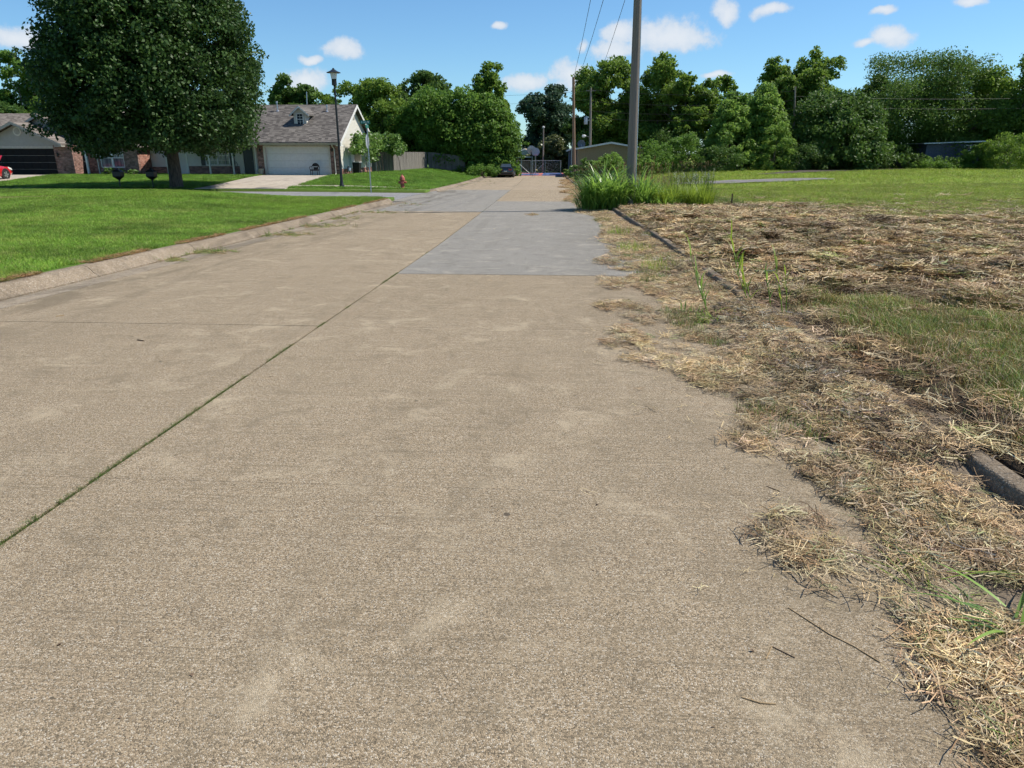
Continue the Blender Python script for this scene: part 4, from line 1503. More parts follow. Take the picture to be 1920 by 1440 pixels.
TREES = [
    # name, label, px centre, px top, half width px, Y, shape, material, leaves, bottom, seed, opts
    ('oak_tree', 'tall green tree rising at the left edge behind the pear tree', 62, 92, 52, 82, 'tall', 'maple_leaf', 15000, .2, 11, {}),
    ('elm_tree', 'low dark green tree above the left house roof at the left edge', 12, 188, 62, 76, 'round', 'dark_leaf', 11000, .1, 12, {}),
    ('elm_tree', 'bushy green tree top showing over the ridge of the left house', 108, 180, 48, 78, 'round', 'oak_leaf', 10000, .1, 13, {}),
    ('poplar_tree', 'pointed grey-green tree just right of the pear tree crown', 545, 136, 46, 96, 'cone', 'hackberry_leaf', 12000, .1, 14, {}),
    ('oak_tree', 'dark tree behind the roof dormer and white mast', 602, 158, 50, 98, 'round', 'dark_leaf', 9000, .1, 15, {}),
    ('oak_tree', 'ragged oak directly behind the street lamp', 652, 150, 50, 92, 'round', 'oak_leaf', 10000, .1, 16, {'lobes': .2}),
    ('oak_tree', 'yellow-green oak right of the lamp, behind the white gable', 700, 144, 62, 88, 'round', 'sycamore_leaf', 15000, .08, 17, {'lobes': .2}),
    ('mulberry_tree', 'leafy tree overhanging the lit side fence', 762, 192, 50, 90, 'round', 'oak_leaf', 12000, .12, 18, {}),
    ('maple_tree', 'tall dark maple top left of the trees behind the fence', 792, 129, 52, 92, 'tall', 'dark_leaf', 14000, .15, 19, {'lobes': .2}),
    ('mulberry_tree', 'broad bright green tree spreading over the dark back fence', 838, 158, 78, 86.5, 'round', 'maple_leaf', 21000, .14, 20, {'lobes': .2, 'squash': .6}),
    ('oak_tree', 'tallest rounded tree behind the parked black sedan', 918, 114, 40, 92, 'tall', 'oak_leaf', 13000, .2, 21, {}),
    ('mulberry_tree', 'vine hung tree reaching the ground beside the black sedan', 912, 172, 60, 86, 'bush', 'maple_leaf', 22000, .03, 22, {'lobes': .16, 'squash': .6}),
    ('cedar_tree', 'dark blue-green evergreen standing behind the basketball court', 1022, 157, 50, 126, 'tall', 'cedar_leaf', 16000, .06, 23, {'lobes': .18}),
    ('willow_tree', 'small olive willow behind the short pole with white lamp', 1034, 252, 34, 108, 'bush', 'willow_leaf', 7000, .06, 24, {}),
    ('sycamore_tree', 'tall sycamore left of the big wooden pole', 1138, 103, 60, 104, 'tall', 'sycamore_leaf', 19000, .12, 25, {'lobes': .18}),
    ('sycamore_tree', 'tall sycamore just right of the big wooden pole', 1226, 99, 58, 102, 'tall', 'sycamore_leaf', 18000, .12, 26, {'lobes': .2}),
    ('sycamore_tree', 'small topped sycamore with a detached side lobe', 1278, 134, 40, 98, 'tall', 'sycamore_leaf', 9000, .2, 27, {'lobes': .22}),
    ('sycamore_tree', 'thin topped tree left of the pale saplings', 1345, 138, 44, 100, 'tall', 'oak_leaf', 9000, .15, 28, {'lobes': .22}),
    ('cottonwood_tree', 'pale green sapling with pointed top, left of the pair', 1366, 186, 52, 82, 'cone', 'pale_leaf', 12000, .05, 29, {'lobes': .2}),
    ('cottonwood_tree', 'pale green sapling with pointed top, right of the pair', 1424, 154, 56, 84, 'cone', 'pale_leaf', 13000, .05, 30, {'lobes': .22}),
    ('sycamore_tree', 'tallest twin crowned sycamore in the right tree line, left crown', 1445, 104, 48, 106, 'tall', 'sycamore_leaf', 13000, .15, 31, {'lobes': .18}),
    ('sycamore_tree', 'tallest twin crowned sycamore in the right tree line, right crown', 1505, 82, 52, 106, 'tall', 'sycamore_leaf', 15000, .15, 32, {'lobes': .18}),
    ('mulberry_tree', 'dark rounded mulberry beneath the thin pole in the tree line', 1556, 164, 90, 84, 'bush', 'dark_leaf', 17000, .06, 33, {'lobes': .16}),
    ('hackberry_tree', 'broad feathery hackberry left of centre above the shed', 1664, 90, 92, 92, 'round', 'hackberry_leaf', 22000, .1, 34, {'lobes': .22, 'L': .22}),
    ('hackberry_tree', 'darker hackberry whose branches droop over the shed roof', 1772, 100, 84, 90, 'round', 'hackberry_leaf', 19000, .1, 35, {'lobes': .22, 'L': .22}),
    ('ash_tree', 'tall pale green tree cut by the right edge', 1890, 76, 72, 88, 'tall', 'oak_leaf', 19000, .08, 36, {'lobes': .2}),
    ('ash_tree', 'dark green tree filling between the hackberries and right edge', 1838, 150, 48, 98, 'round', 'dark_leaf', 10000, .04, 37, {}),
    ('ash_tree', 'large green tree standing just outside the right edge', 1990, 90, 75, 90, 'round', 'oak_leaf', 12000, .06, 39, {}),
    ('hackberry_tree', 'green tree filling the dip between the mulberry and hackberries', 1598, 138, 58, 98, 'round', 'hackberry_leaf', 13000, .05, 40, {}),
    ('oak_tree', 'mid green tree behind the pale saplings', 1395, 172, 56, 97, 'round', 'maple_leaf', 11000, .05, 41, {}),
    ('oak_tree', 'dark oak behind the tan cottage roof', 1100, 150, 38, 112, 'round', 'dark_leaf', 10000, .08, 38, {}),
]
for nm, lb, cx, top, hw, Y, shp, mt, nl, bot, sd, op in TREES:
    X, _ = W(cx, 300, Y)
    _, zt = W(cx, top, Y)
    op = dict(op)
    tree(nm, lb, (X, Y, float(gz(X, Y, False))), zt, hw * Y / 1370 * (1.2 if shp in ('round', 'tall') else 1.08), shp, mt, leaves=int(nl * 2.1), L=op.pop('L', .34) * Y / 90, ncl=max(140, nl // 48), bottom=bot, trunk=.2 * Y / 90, seed=sd,
         group='trees behind the houses and the lot', **op)

BUSHES = [
    ('shrub', 'green brush left of the pale saplings, beside the big pole', 1222, 258, 42, 78, 'maple_leaf', 9000),
    ('shrub', 'bright low brush just right of the big pole', 1205, 285, 26, 70, 'pale_leaf', 5000),
    ('shrub', 'dark brush under the small topped sycamore', 1285, 245, 42, 80, 'maple_leaf', 9000),
    ('shrub', 'shaded brush under the pale saplings', 1350, 268, 44, 78, 'dark_leaf', 7000),
    ('shrub', 'yellowish brush at the foot of the right sapling', 1452, 220, 34, 79, 'pale_leaf', 8000),
    ('shrub', 'dark brush under the twin crowned sycamore', 1500, 262, 46, 79, 'dark_leaf', 7000),
    ('shrub', 'dark brush under the broad feathery hackberry', 1610, 262, 50, 82, 'dark_leaf', 7000),
    ('shrub', 'shaded brush touching the left end of the shed', 1690, 270, 30, 84, 'dark_leaf', 5000),
    ('shrub', 'vine thicket at the foot of the shed wall', 1755, 291, 44, 83, 'maple_leaf', 5000),
    ('shrub', 'leafy bush covering the right end of the shed', 1828, 268, 30, 82, 'maple_leaf', 6000),
    ('shrub', 'large bright bush at the right edge of the lot', 1888, 244, 52, 80, 'oak_leaf', 11000),
    ('shrub', 'fresh green bush beside the reddish pole', 1100, 292, 20, 62, 'vine_leaf', 5000),
    ('shrub', 'feathery bush in front of the tan cottage wall', 1142, 276, 34, 60, 'pale_leaf', 8000),
    ('shrub', 'low weeds at the foot of the reddish pole', 1075, 308, 16, 74, 'vine_leaf', 2500),
    ('shrub', 'low weeds behind the parked black sedan', 905, 305, 34, 80, 'maple_leaf', 4000),
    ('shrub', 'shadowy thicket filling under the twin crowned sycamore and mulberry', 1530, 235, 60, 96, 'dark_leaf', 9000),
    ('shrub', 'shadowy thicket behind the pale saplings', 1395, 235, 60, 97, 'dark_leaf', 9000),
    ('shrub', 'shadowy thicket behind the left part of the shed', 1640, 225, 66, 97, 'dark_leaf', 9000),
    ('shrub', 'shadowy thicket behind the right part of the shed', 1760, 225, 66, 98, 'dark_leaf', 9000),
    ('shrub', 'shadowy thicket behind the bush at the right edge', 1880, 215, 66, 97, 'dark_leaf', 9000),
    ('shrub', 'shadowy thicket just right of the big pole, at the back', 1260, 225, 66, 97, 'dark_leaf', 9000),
    ('shrub', 'clipped shrub under the arched window, left', 203, 313, 13, 56.2, 'vine_leaf', 2600),
    ('shrub', 'clipped shrub under the arched window, middle', 224, 315, 11, 56.2, 'oak_leaf', 2200),
    ('shrub', 'clipped shrub right of the arched window', 247, 316, 11, 56.2, 'vine_leaf', 2200),
]
for i, (nm, lb, cx, top, hw, Y, mt, nl) in enumerate(BUSHES):
    X, _ = W(cx, 310, Y)
    _, zt = W(cx, top, Y)
    R = hw * Y / 1370
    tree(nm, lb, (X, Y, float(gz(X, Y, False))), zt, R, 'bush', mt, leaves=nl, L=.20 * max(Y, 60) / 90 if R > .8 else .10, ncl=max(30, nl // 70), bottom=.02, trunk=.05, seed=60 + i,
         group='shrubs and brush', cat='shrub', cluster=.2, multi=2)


# grape vine sprawling over the side fence
def vine():
    r = np.random.default_rng(91)
    root = thing('grape_vine', 'bright green vine sprawling over the wooden fence by the white gable', 'vine', (W(690, 300, 67)[0], 67.5, -.1))
    C, rc = [], []
    for cx, cy, w, h, n in ((690, 268, 30, 20, 60), (722, 268, 30, 18, 50), (672, 270, 14, 18, 24), (748, 278, 22, 12, 26), (702, 290, 8, 14, 6)):
        for _ in range(n):
            Yq = 68.4 + r.normal(0, .5)
            px, py = cx + r.uniform(-w, w) * .8, cy + r.uniform(-h, h) * .8
            Yq = min(Yq, 16.4 / abs(W(px, py, 1.0)[0])) + r.uniform(-.3, .3)
            X, z = W(px, py, Yq)
            C.append((X, Yq, z)); rc.append(r.uniform(.3, .55))
    C, rc = np.array(C), np.array(rc)
    V, Q, tint = leaf_cloud(r, C, rc, np.full(len(C), 34), .21, aspect=.85)
    put('foliage', np_mesh('foliage', V, Q, ['vine_leaf'], {'tint': ('FLOAT', tint)}), root)
    for q in range(8):
        c = Vector(C[r.integers(len(C))])
        MB().tube([(c.x + .3, c.y + .3, -.3), (c.x + .2, c.y + .2, 1.0), c], [.03, .025, .012], 5).build('stem', 'bark', root)


vine()


# ------------------------------------------------------------------ tall grass and weeds
def blade_strip(r, base, az, L, w, lean, curl, V, Q, tint, tv, segs=6):
    d = np.array((math.cos(az), math.sin(az), 0))
    s = np.array((-d[1], d[0], 0))
    o = len(V)
    p = np.array(base, float)
    ang = lean
    for i in range(segs + 1):
        t = i / segs
        ww = w * (1 - t) ** .7 * (.6 + .8 * min(t * 4, 1)) / 1.2
        V.append(p - s * ww / 2); V.append(p + s * ww / 2)
        tint += [tv, tv]
        p = p + (d * math.sin(ang) + np.array((0, 0, math.cos(ang)))) * L / segs
        ang += curl / segs
    for i in range(segs):
        Q.append((o + 2 * i, o + 2 * i + 1, o + 2 * i + 3, o + 2 * i + 2))


def grass_clump(name, label, cx, cy, rx, ry, n, hmin, hmax, w, mat, seed, curl=(1.0, 2.4), cat='tall grass', heads=0, headmat='seed_head', lean=(.05, .45), group=None):
    r = np.random.default_rng(seed)
    V, Q, T = [], [], []
    z0 = float(gz(cx, cy, False))
    root = thing(name, label, cat, (cx, cy, z0), group)
    for i in range(n):
        a, q = r.uniform(0, 2 * PI), math.sqrt(r.uniform())
        x, y = cx + rx * q * math.cos(a), cy + ry * q * math.sin(a)
        z = float(gz(x, y, False)) - .01 if i % 8 == 0 else z
        L = r.uniform(hmin, hmax) * (1.1 - .35 * q)
        az = math.atan2(math.sin(a) * ry, math.cos(a) * rx) + r.normal(0, .9)
        # leaves also leave the stalk higher up
        zb = z + r.uniform(0, .45) * hmax * r.uniform() * (1.1 - .5 * q)
        blade_strip(r, (x, y, zb), az, L, w * r.uniform(.6, 1.3), r.uniform(*lean), r.uniform(*curl), V, Q, T, r.uniform())
    me = np_mesh('blades', np.array(V), np.array(Q), [mat], {'tint': ('FLOAT', np.array(T))}, True)
    put('blades', me, root)
    if heads:
        V, Q, T = [], [], []
        mb = MB()
        for i in range(heads):
            a, q = r.uniform(0, 2 * PI), math.sqrt(r.uniform())
            x, y = cx + rx * q * math.cos(a), cy + ry * q * math.sin(a)
            h = hmax * r.uniform(1.0, 1.35)
            dx, dy = r.normal(0, .08, 2)
            z = float(gz(x, y, False))
            mb.tube([(x, y, z), (x + dx * .4, y + dy * .4, z + h * .6), (x + dx, y + dy, z + h)], .006, 4, False)
            Cc = np.array([(x + dx * (1 - .1 * j), y + dy, z + h - .03 * j) for j in range(5)])
            v, qd, tt = leaf_cloud(r, Cc, np.full(5, .045), np.full(5, 6), .024, aspect=.5)
            Q.append(qd + len(V) * 0 + sum(len(k) for k in V)); V.append(v); T.append(tt)
        put('seed_heads', np_mesh('seed_heads', np.concatenate(V), np.concatenate(Q), [headmat], {'tint': ('FLOAT', np.concatenate(T))}), root)
        mb.build('stalks', mat if mat != 'tall_blade' else 'dry_blade', root)
    return root


PX0, PY0, _ = G(1181, 388)
grass_clump('tall_grass', 'big dark green clump of broad bladed grass left of the wooden pole', PX0 - .9, PY0 + .1, .8, .7, 820, .95, 1.85, .055, 'tall_blade', 5, (.9, 2.3), lean=(.03, .35))
grass_clump('tall_grass', 'smaller green clump hanging over the road edge left of the pole', PX0 - 1.4, PY0 + .6, .5, .7, 260, .6, 1.15, .045, 'tall_blade', 6)
grass_clump('tall_grass', 'green grass clump growing around the foot of the wooden pole', PX0 + .4, PY0 + .5, .55, .5, 340, .9, 1.6, .045, 'tall_blade', 7, (.9, 2.1), heads=4)
grass_clump('tall_grass', 'yellow-green grass between the pole and the white flowers', PX0 + 1.25, PY0 + 1.0, .8, .9, 760, .6, 1.05, .026, 'yellow_blade', 8, (.4, 1.6), heads=5)
grass_clump('tall_grass', 'white flowering weeds among yellow-green grass right of the pole', PX0 + 2.15, PY0 + 1.1, .6, .8, 560, .5, .9, .020, 'yellow_blade', 9, (.3, 1.4), heads=20, headmat='white_flower')
grass_clump('tall_grass', 'upright green grass tuft at the right end of the weedy patch', PX0 + 2.55, PY0 + .2, .45, .5, 560, .6, 1.0, .020, 'yellow_blade', 10, (.2, 1.0), heads=9, headmat='white_flower')
grass_clump('tall_grass', 'flattened pale grass spilling at the foot of the yellow-green patch', PX0 + 1.2, PY0 + .05, .8, .35, 160, .4, .8, .02, 'tall_blade', 11, (1.2, 2.6))
for i, (cx, cy, lb) in enumerate(((1140, 318, 'rusty seeding weeds behind the dark grass clump'), (1105, 325, 'rusty seeding weeds nearest the road behind the clump'), (1210, 318, 'brown seed heads of weeds just right of the pole'))):
    x, y, _ = G(cx, cy + 14)
    grass_clump('weed_patch', lb, x, min(y, 46 + i), 1.8, 1.6, 350, .6, 1.2, .02, 'willow_leaf' if i else 'dry_blade', 30 + i, (.1, .9), 'weeds', heads=60)


def stalk_weed(label, px, py, tops, seed, n_leaf=7):
    """a few jointed stalks with narrow leaves; tops: (px, py) of each tip"""
    r = np.random.default_rng(seed)
    x, y, z = G(px, py)
    root = thing('stalk_weed', label, 'weed', (x, y, z))
    mb = MB()
    V, Q, T = [], [], []
    for tx, ty in tops:
        X, zt = W(tx, ty, y + r.uniform(-.05, .05))
        b = Vector((x + r.normal(0, .02), y + r.normal(0, .02), z - .01))
        e = Vector((X, y, zt))
        mid = b.lerp(e, .5) + Vector((r.normal(0, .015), 0, 0))
        mb.tube([b, mid, e], [.006, .0045, .002], 5)
        for k in range(n_leaf):
            t = .2 + .78 * (k + .5) / n_leaf
            p = b.lerp(mid, t * 2) if t < .5 else mid.lerp(e, t * 2 - 1)
            blade_strip(r, p, r.uniform(0, 2 * PI), (e - b).length * r.uniform(.25, .45), .017, r.uniform(.15, .5), r.uniform(.2, 1.4), V, Q, T, r.uniform(.3, 1), 5)
    put('leaves', np_mesh('leaves', np.array(V), np.array(Q), ['tall_blade' if seed % 2 else 'yellow_blade'], {'tint': ('FLOAT', np.array(T))}, True), root)
    st = mb
    me = st.mesh('stalks', 'tall_blade')
    at = me.attributes.new('tint', 'FLOAT', 'POINT')
    at.data.foreach_set('value', np.full(len(me.vertices), .5, np.float32))
    put('stalks', me, root)


stalk_weed('blue-green stalk of grass standing in front of the buried kerb', 1327, 590, [(1293, 472), (1312, 520), (1272, 580)], 1)
stalk_weed('tallest green stalk with upright leaves behind the kerb', 1412, 585, [(1370, 440), (1380, 475)], 2, 9)
stalk_weed('pale drying stalk right of the tallest green stalk', 1470, 590, [(1450, 485), (1474, 510)], 4)
stalk_weed('thin dark stalk between the two taller stalks', 1450, 575, [(1432, 505)], 5)
x, y, _ = G(1345, 605)
grass_clump('sprawling_weed', 'bright green sprawling grass lying in the gutter hay', x, y, .22, .12, 90, .14, .34, .010, 'yellow_blade', 41, (.8, 1.6), 'weed', lean=(.7, 1.3))
x, y, _ = G(1880, 1190)
grass_clump('sprawling_weed', 'broad green blades lying over the hay at the lower right edge', x + .02, y, .06, .06, 16, .22, .42, .014, 'tall_blade', 43, (.3, .9), 'weed', lean=(.8, 1.35))
x, y, _ = G(1730, 1115)
grass_clump('sprawling_weed', 'long thin green stems trailing over the hay', x, y, .12, .05, 12, .2, .4, .006, 'yellow_blade', 44, (.1, .5), 'weed', lean=(1.2, 1.45))
for i, (px, py, lb) in enumerate(((1165, 440, 'small green grass tuft in the gutter near the tall clump'), (1190, 470, 'green tuft in the gutter beside the grey slab'), (1240, 505, 'yellowing tuft in the gutter below the grey slab edge'))):
    x, y, _ = G(px, py)
    grass_clump('gutter_tuft', lb, x, y, .35, .5, 260, .1, .26, .006, 'yellow_blade', 50 + i, (.3, 1.3), 'grass tuft')

# loose stems lying on the road
TW = [('long bent dry stem lying on the road near the lower right hay', [(1478, 1140), (1555, 1190), (1600, 1212), (1650, 1243)], .0024, 'twig'),
      ('short dark stem on the road left of the long stem', [(1446, 1212), (1490, 1234)], .002, 'twig_dark'),
      ('short pale straw touching the dark stem', [(1436, 1236), (1447, 1213)], .002, 'twig'),
      ('slightly bent straw lowest on the road', [(1390, 1308), (1425, 1319), (1454, 1321)], .0024, 'twig'),
      ('small dark twig on the concrete at the hay edge', [(1437, 912), (1462, 922)], .002, 'twig_dark'),
      ('pale straw on the left lane near the kerb', [(105, 594), (120, 592)], .006, 'twig'),
      ('dark twig on the left lane beside the cross joint', [(258, 638), (270, 640)], .006, 'twig_dark')]
for lb, pts, rr, mt in TW:
    P = [Vector(G(*p)) + Vector((0, 0, rr * .7 + .001 * (i % 2))) for i, p in enumerate(pts)]
    mb = MB()
    mb.tube(P, rr, 6)
    o = mb.build('dry_stem', mt)
    tag(o, lb, 'stem', 'loose stems on the road')
# grit on the road
mb = MB()
r = random.Random(4)
for _ in range(170):
    yq = 1.6 + 16 * r.random() ** 1.6
    xq = r.uniform(-6.2, 1.3)
    s = r.uniform(.002, .0065)
    p = Vector(road_pt(xq, yq, .0))
    vs = [p + Vector((r.uniform(-1, 1) * s * 1.6, r.uniform(-1, 1) * s * 1.6, z)) for z in (0, s * r.uniform(.5, 1.2)) for _k in range(3)]
    mb.add(vs, [(0, 1, 2), (3, 5, 4), (0, 3, 4, 1), (1, 4, 5, 2), (2, 5, 3, 0)])
o = mb.build('road_grit', 'twig_dark')
tag(o, 'dark crumbs and grit on the concrete', kind='stuff')


# ------------------------------------------------------------------ houses
def window(parent, x0, x1, z0, z1, y, cols=2, rows=2, frame='white_trim', fw=.055, mull=.022, glass_='curtained_glass', name='window', mid=True):
    """window in a wall facing the camera side (-Y): frame, panes set back, glazing bars"""
    root = MB()
    for a, b, c, d in ((x0, x1, z0, z0 + fw), (x0, x1, z1 - fw, z1), (x0, x0 + fw, z0 + fw, z1 - fw), (x1 - fw, x1, z0 + fw, z1 - fw)):
        root.box(a, b, y - .05, y + .02, c, d)
    w = root.build(name, frame, parent)
    iw, ih = (x1 - x0 - 2 * fw), (z1 - z0 - 2 * fw)
    me = MB().box(0, iw / cols - mull, 0, .01, 0, ih / rows - mull).mesh('pane', glass_)
    for i in range(cols):
        for j in range(rows):
            put('pane', me, w, (x0 + fw + mull / 2 + i * iw / cols, y - .012, z0 + fw + mull / 2 + j * ih / rows))
    bars = MB()
    for i in range(1, cols):
        xx = x0 + fw + i * iw / cols
        bars.box(xx - mull / 2, xx + mull / 2, y - .03, y + .0, z0 + fw, z1 - fw)
    for j in range(1, rows):
        zz = z0 + fw + j * ih / rows
        m = fw * .8 if (mid and j == rows // 2) else mull
        bars.box(x0 + fw, x1 - fw, y - .034, y + .004, zz - m / 2, zz + m / 2)
    bars.build('glazing_bars', frame, w)
    return w


def gable_roof(parent, x0, x1, y0, y1, ze, zr_, th=.14, mat='grey_brown_shingle', axis='X', name='roof'):
    """two pitched slabs; axis = ridge direction"""
    mb = MB()
    if axis == 'X':
        ym = (y0 + y1) / 2
        mb.prism([(y0, ze), (ym, zr_), (y1, ze), (y1, ze - th), (ym, zr_ - th), (y0, ze - th)], 'X', x0, x1)
    else:
        xm = (x0 + x1) / 2
        mb.prism([(x0, ze), (xm, zr_), (x1, ze), (x1, ze - th), (xm, zr_ - th), (x0, ze - th)], 'Y', y0, y1)
    return mb.build(name, mat, parent)


def panel_door(parent, x0, x1, z0, z1, y, cols, rows, mat):
    """sectional garage door: backing leaf, raised panels one by one"""
    d = MB().box(x0, x1, y, y + .06, z0, z1).build('garage_door', mat, parent)
    w, h = (x1 - x0) / cols, (z1 - z0) / rows
    me = MB()
    me.box(.09, w - .09, -.022, .002, .09, h - .09)
    pm = me.mesh('panel', mat, bevel=.012)
    for i in range(cols):
        for j in range(rows):
            put('panel', pm, d, (x0 + i * w, y, z0 + j * h))
    ln = MB()
    for j in range(1, rows):
        ln.box(x0, x1, y - .005, y + .001, z0 + j * h - .006, z0 + j * h + .006)
    ln.build('section_joint', 'taupe_trim', d)
    return d


def text(parent, body, loc, size, mat, rot=(PI / 2, 0, 0), name='lettering', depth=.004):
    cu = bpy.data.curves.new(name, 'FONT')
    cu.body, cu.size, cu.align_x, cu.align_y, cu.extrude = body, size, 'CENTER', 'CENTER', depth
    cu.materials.append(MATS[mat])
    o = put(name, cu, parent, loc)
    o.rotation_euler = rot
    return o


def house_white_garage():
    F = 57.0
    g0 = -.03
    h = thing('ranch_house', 'low house with cream gable, white garage door and roof dormer', 'house', (-22, 60, g0))
    xr, xl = -17.3, -31.6
    # garage walls
    MB().box(-23.9, -23.3, F, F + .3, g0 - .3, 2.42).build('brick_pier', 'shaded_brick', h)
    MB().box(-17.98, xr, F, F + .3, g0 - .3, 2.42).build('brick_pier', 'shaded_brick', h)
    MB().box(-23.3, -17.98, F + .02, F + .3, 2.16, 2.42).build('header', 'header_trim', h)
    # dentil strip over the door
    mb = MB()
    for i in range(48):
        x = -23.28 + i * 5.28 / 48
        mb.box(x, x + .055, F - .004, F + .02, 2.20, 2.34)
    mb.build('dentil_strip', 'cream_trim', h)
    MB().box(-23.36, -23.2, F - .02, F + .12, g0, 2.18).build('door_trim', 'cream_trim', h)
    MB().box(-18.08, -17.95, F - .02, F + .12, g0, 2.18).build('door_trim', 'cream_trim', h)
    MB().box(-23.2, -18.08, F - .02, F + .12, 2.12, 2.20).build('door_trim', 'cream_trim', h)
    panel_door(h, -23.2, -18.08, g0 + .01, 2.12, F + .14, 8, 4, 'garage_white')
    text(h, '7808', (-20.75, F - .012, 2.27), .15, 'twig_dark', name='house_number')
    # right side wall: brick corner, siding gable
    rise = .575
    mb = MB().prism([(F + .3, g0 + .45), (67.2, g0 + .45), (67.2, 2.55), (62.1, 5.32), (F + .3, 2.6)], 'X', xr - .2, xr)
    mb.build('gable_wall', 'cream_siding', h)
    MB().box(xr - .2, xr + .012, F + .302, 67.2, g0 - .4, g0 + .45).build('brick_skirt', 'sunlit_brick', h)
    MB().box(xr - .02, xr + .014, F - .001, F + .62, g0 - .3, 2.5).build('brick_corner', 'sunlit_brick', h)
    mb = MB()
    for z in (2.0,):
        mb.box(xr - .001, xr + .03, 61.8, 62.4, 4.35, 4.95)
    mb.build('gable_vent', 'taupe_trim', h)
    # back and left walls, inner dark
    MB().box(xl, xr - .2, 67.0, 67.2, g0 - .3, 2.5).build('back_wall', 'cream_siding', h)
    MB().box(xl, xl + .2, 59.4, 67.0, g0 - .3, 2.5).build('left_wall', 'cream_siding', h)
    # porch wing: set back 1.4 m
    P = 58.5
    MB().box(-30.4, -26.1, P, P + .2, .62, 2.55).build('siding_wall', 'cream_siding', h)
    MB().box(-30.4, -26.1, P - .03, P + .2, g0 - .3, .62).build('brick_skirt', 'shaded_brick', h)
    MB().box(-24.8, -23.9, P, P + .2, g0 - .3, 2.55).build('siding_wall', 'cream_siding', h)
    MB().box(-24.1, -23.901, F + .3, P, g0 - .3, 2.5).build('siding_wall', 'cream_siding', h)
    MB().box(-26.1, -25.75, P, P + .2, g0 - .3, 2.55).build('siding_wall', 'cream_siding', h)
    MB().box(xl, -30.4, P, P + .2, g0 - .3, 2.55).build('siding_wall', 'cream_siding', h)
    MB().box(-25.75, -24.8, P + .001, P + .2, 2.25, 2.55).build('door_lintel', 'cream_siding', h)
    d = MB().box(-25.7, -24.85, P + .05, P + .12, g0 + .02, 2.2).build('front_door', 'dark_door', h)
    MB().lathe([(.03, 0), (.035, .03), (.0, .05)], 8, (-24.98, P + .05, 1.0), 'Y').build('handle', 'galvanised', d)
    MB().box(-25.8, -25.7, P - .02, P + .12, g0, 2.2).box(-24.85, -24.75, P - .02, P + .12, g0, 2.2).box(-25.8, -24.75, P - .02, P + .12, 2.201, 2.32).build('door_frame', 'cream_trim', h)
    w = window(h, -28.9, -26.85, .68, 2.2, P - .02, 6, 4)
    MB().box(-27.93, -27.83, P - .085, P - .02, .68, 2.2).build('mullion', 'white_trim', w)
    for x in (-29.3, -26.82):
        MB().box(x, x + .36, P - .05, P - .005, .66, 2.22).build('shutter', 'black_paint', h)
    # porch: slab, posts, beam
    MB().box(xl, -23.9, F - .1, P, g0 - .25, g0 + .04).build('porch_slab', 'drive_concrete', h)
    for x in (-24.05, -25.95, -27.9, -29.75, -31.4):
        MB().box(x - .055, x + .055, F - .02, F + .09, g0 + .04, 2.36).build('porch_post', 'cream_trim', h)
    MB().box(xl, -23.9, F - .04, F + .11, 2.36, 2.5).build('porch_beam', 'cream_trim', h)
    # roof: ridge along the street
    rf = gable_roof(h, xl - .3, xr + .36, 56.55, 67.75, 2.46, 5.55, .16)
    # fascia, rake boards, gutter
    MB().box(xl - .3, xr + .34, 56.50, 56.548, 2.24, 2.40).build('fascia', 'header_trim', h)
    mb = MB()
    for a, b in (((56.55, 2.46), (62.15, 5.55)), ((62.15, 5.55), (67.75, 2.46))):
        mb.prism([(a[0], a[1] - .03), (b[0], b[1] - .03), (b[0], b[1] - .27), (a[0], a[1] - .27)], 'X', xr + .362, xr + .40)
    mb.build('rake_board', 'white_trim', h)
    MB().box(xr + .0, xr + .36, 56.56, 57.3, 2.16, 2.28).build('eave_return', 'white_trim', h)
    # dormer
    dx0, dx1, dy = -21.42, -20.38, 59.2
    zb = 3.62
    mb = MB().prism([(dx0, zb), (dx1, zb), (dx1, 4.72), ((dx0 + dx1) / 2, 5.12), (dx0, 4.72)], 'Y', dy, 62.0)
    dm = mb.build('dormer', 'cream_siding', rf)
    gable_roof(rf, dx0 - .28, dx1 + .28, dy - .22, 62.1, 4.62, 5.27, .09, axis='Y', name='dormer_roof')
    mb = MB()
    xm = (dx0 + dx1) / 2
    for s in (-1, 1):
        mb.prism([(xm, 5.24), (xm + s * .82, 4.57), (xm + s * .82, 4.44), (xm, 5.10)], 'Y', dy - .25, dy - .222)
    mb.build('dormer_trim', 'white_trim', rf)
    window(rf, xm - .3, xm + .3, 3.78, 4.72, dy - .012, 2, 4, fw=.07, glass_='window_glass')
    # vents and downspout
    for x, z, hh in ((-23.45, 5.0, .62), (-19.2, 4.95, .38)):
        yy = 56.55 + (z - 2.46) / .552
        mb = MB().lathe([(.13, z - .05), (.08, z + .06), (.05, z + .08), (.05, z + hh), (.09, z + hh), (.09, z + hh + .1), (.02, z + hh + .14)], 8, (x, yy, 0))
        mb.build('roof_vent', 'galvanised', rf)
    MB().tube([(-17.62, 56.52, 2.3), (-17.62, 56.6, 2.15), (-17.6, F - .05, 1.95), (-17.58, F - .05, g0 + .12), (-17.58, F - .22, g0 + .03)], .045, 6).build('downspout', 'cream_trim', h)
    # wall lamps
    for x in (-23.6, -17.75):
        MB().lathe([(.03, 1.75), (.07, 1.78), (.08, 1.95), (.03, 2.02)], 6, (x, F - .08, 0)).build('wall_lamp', 'black_paint', h)
    return h


house_white_garage()


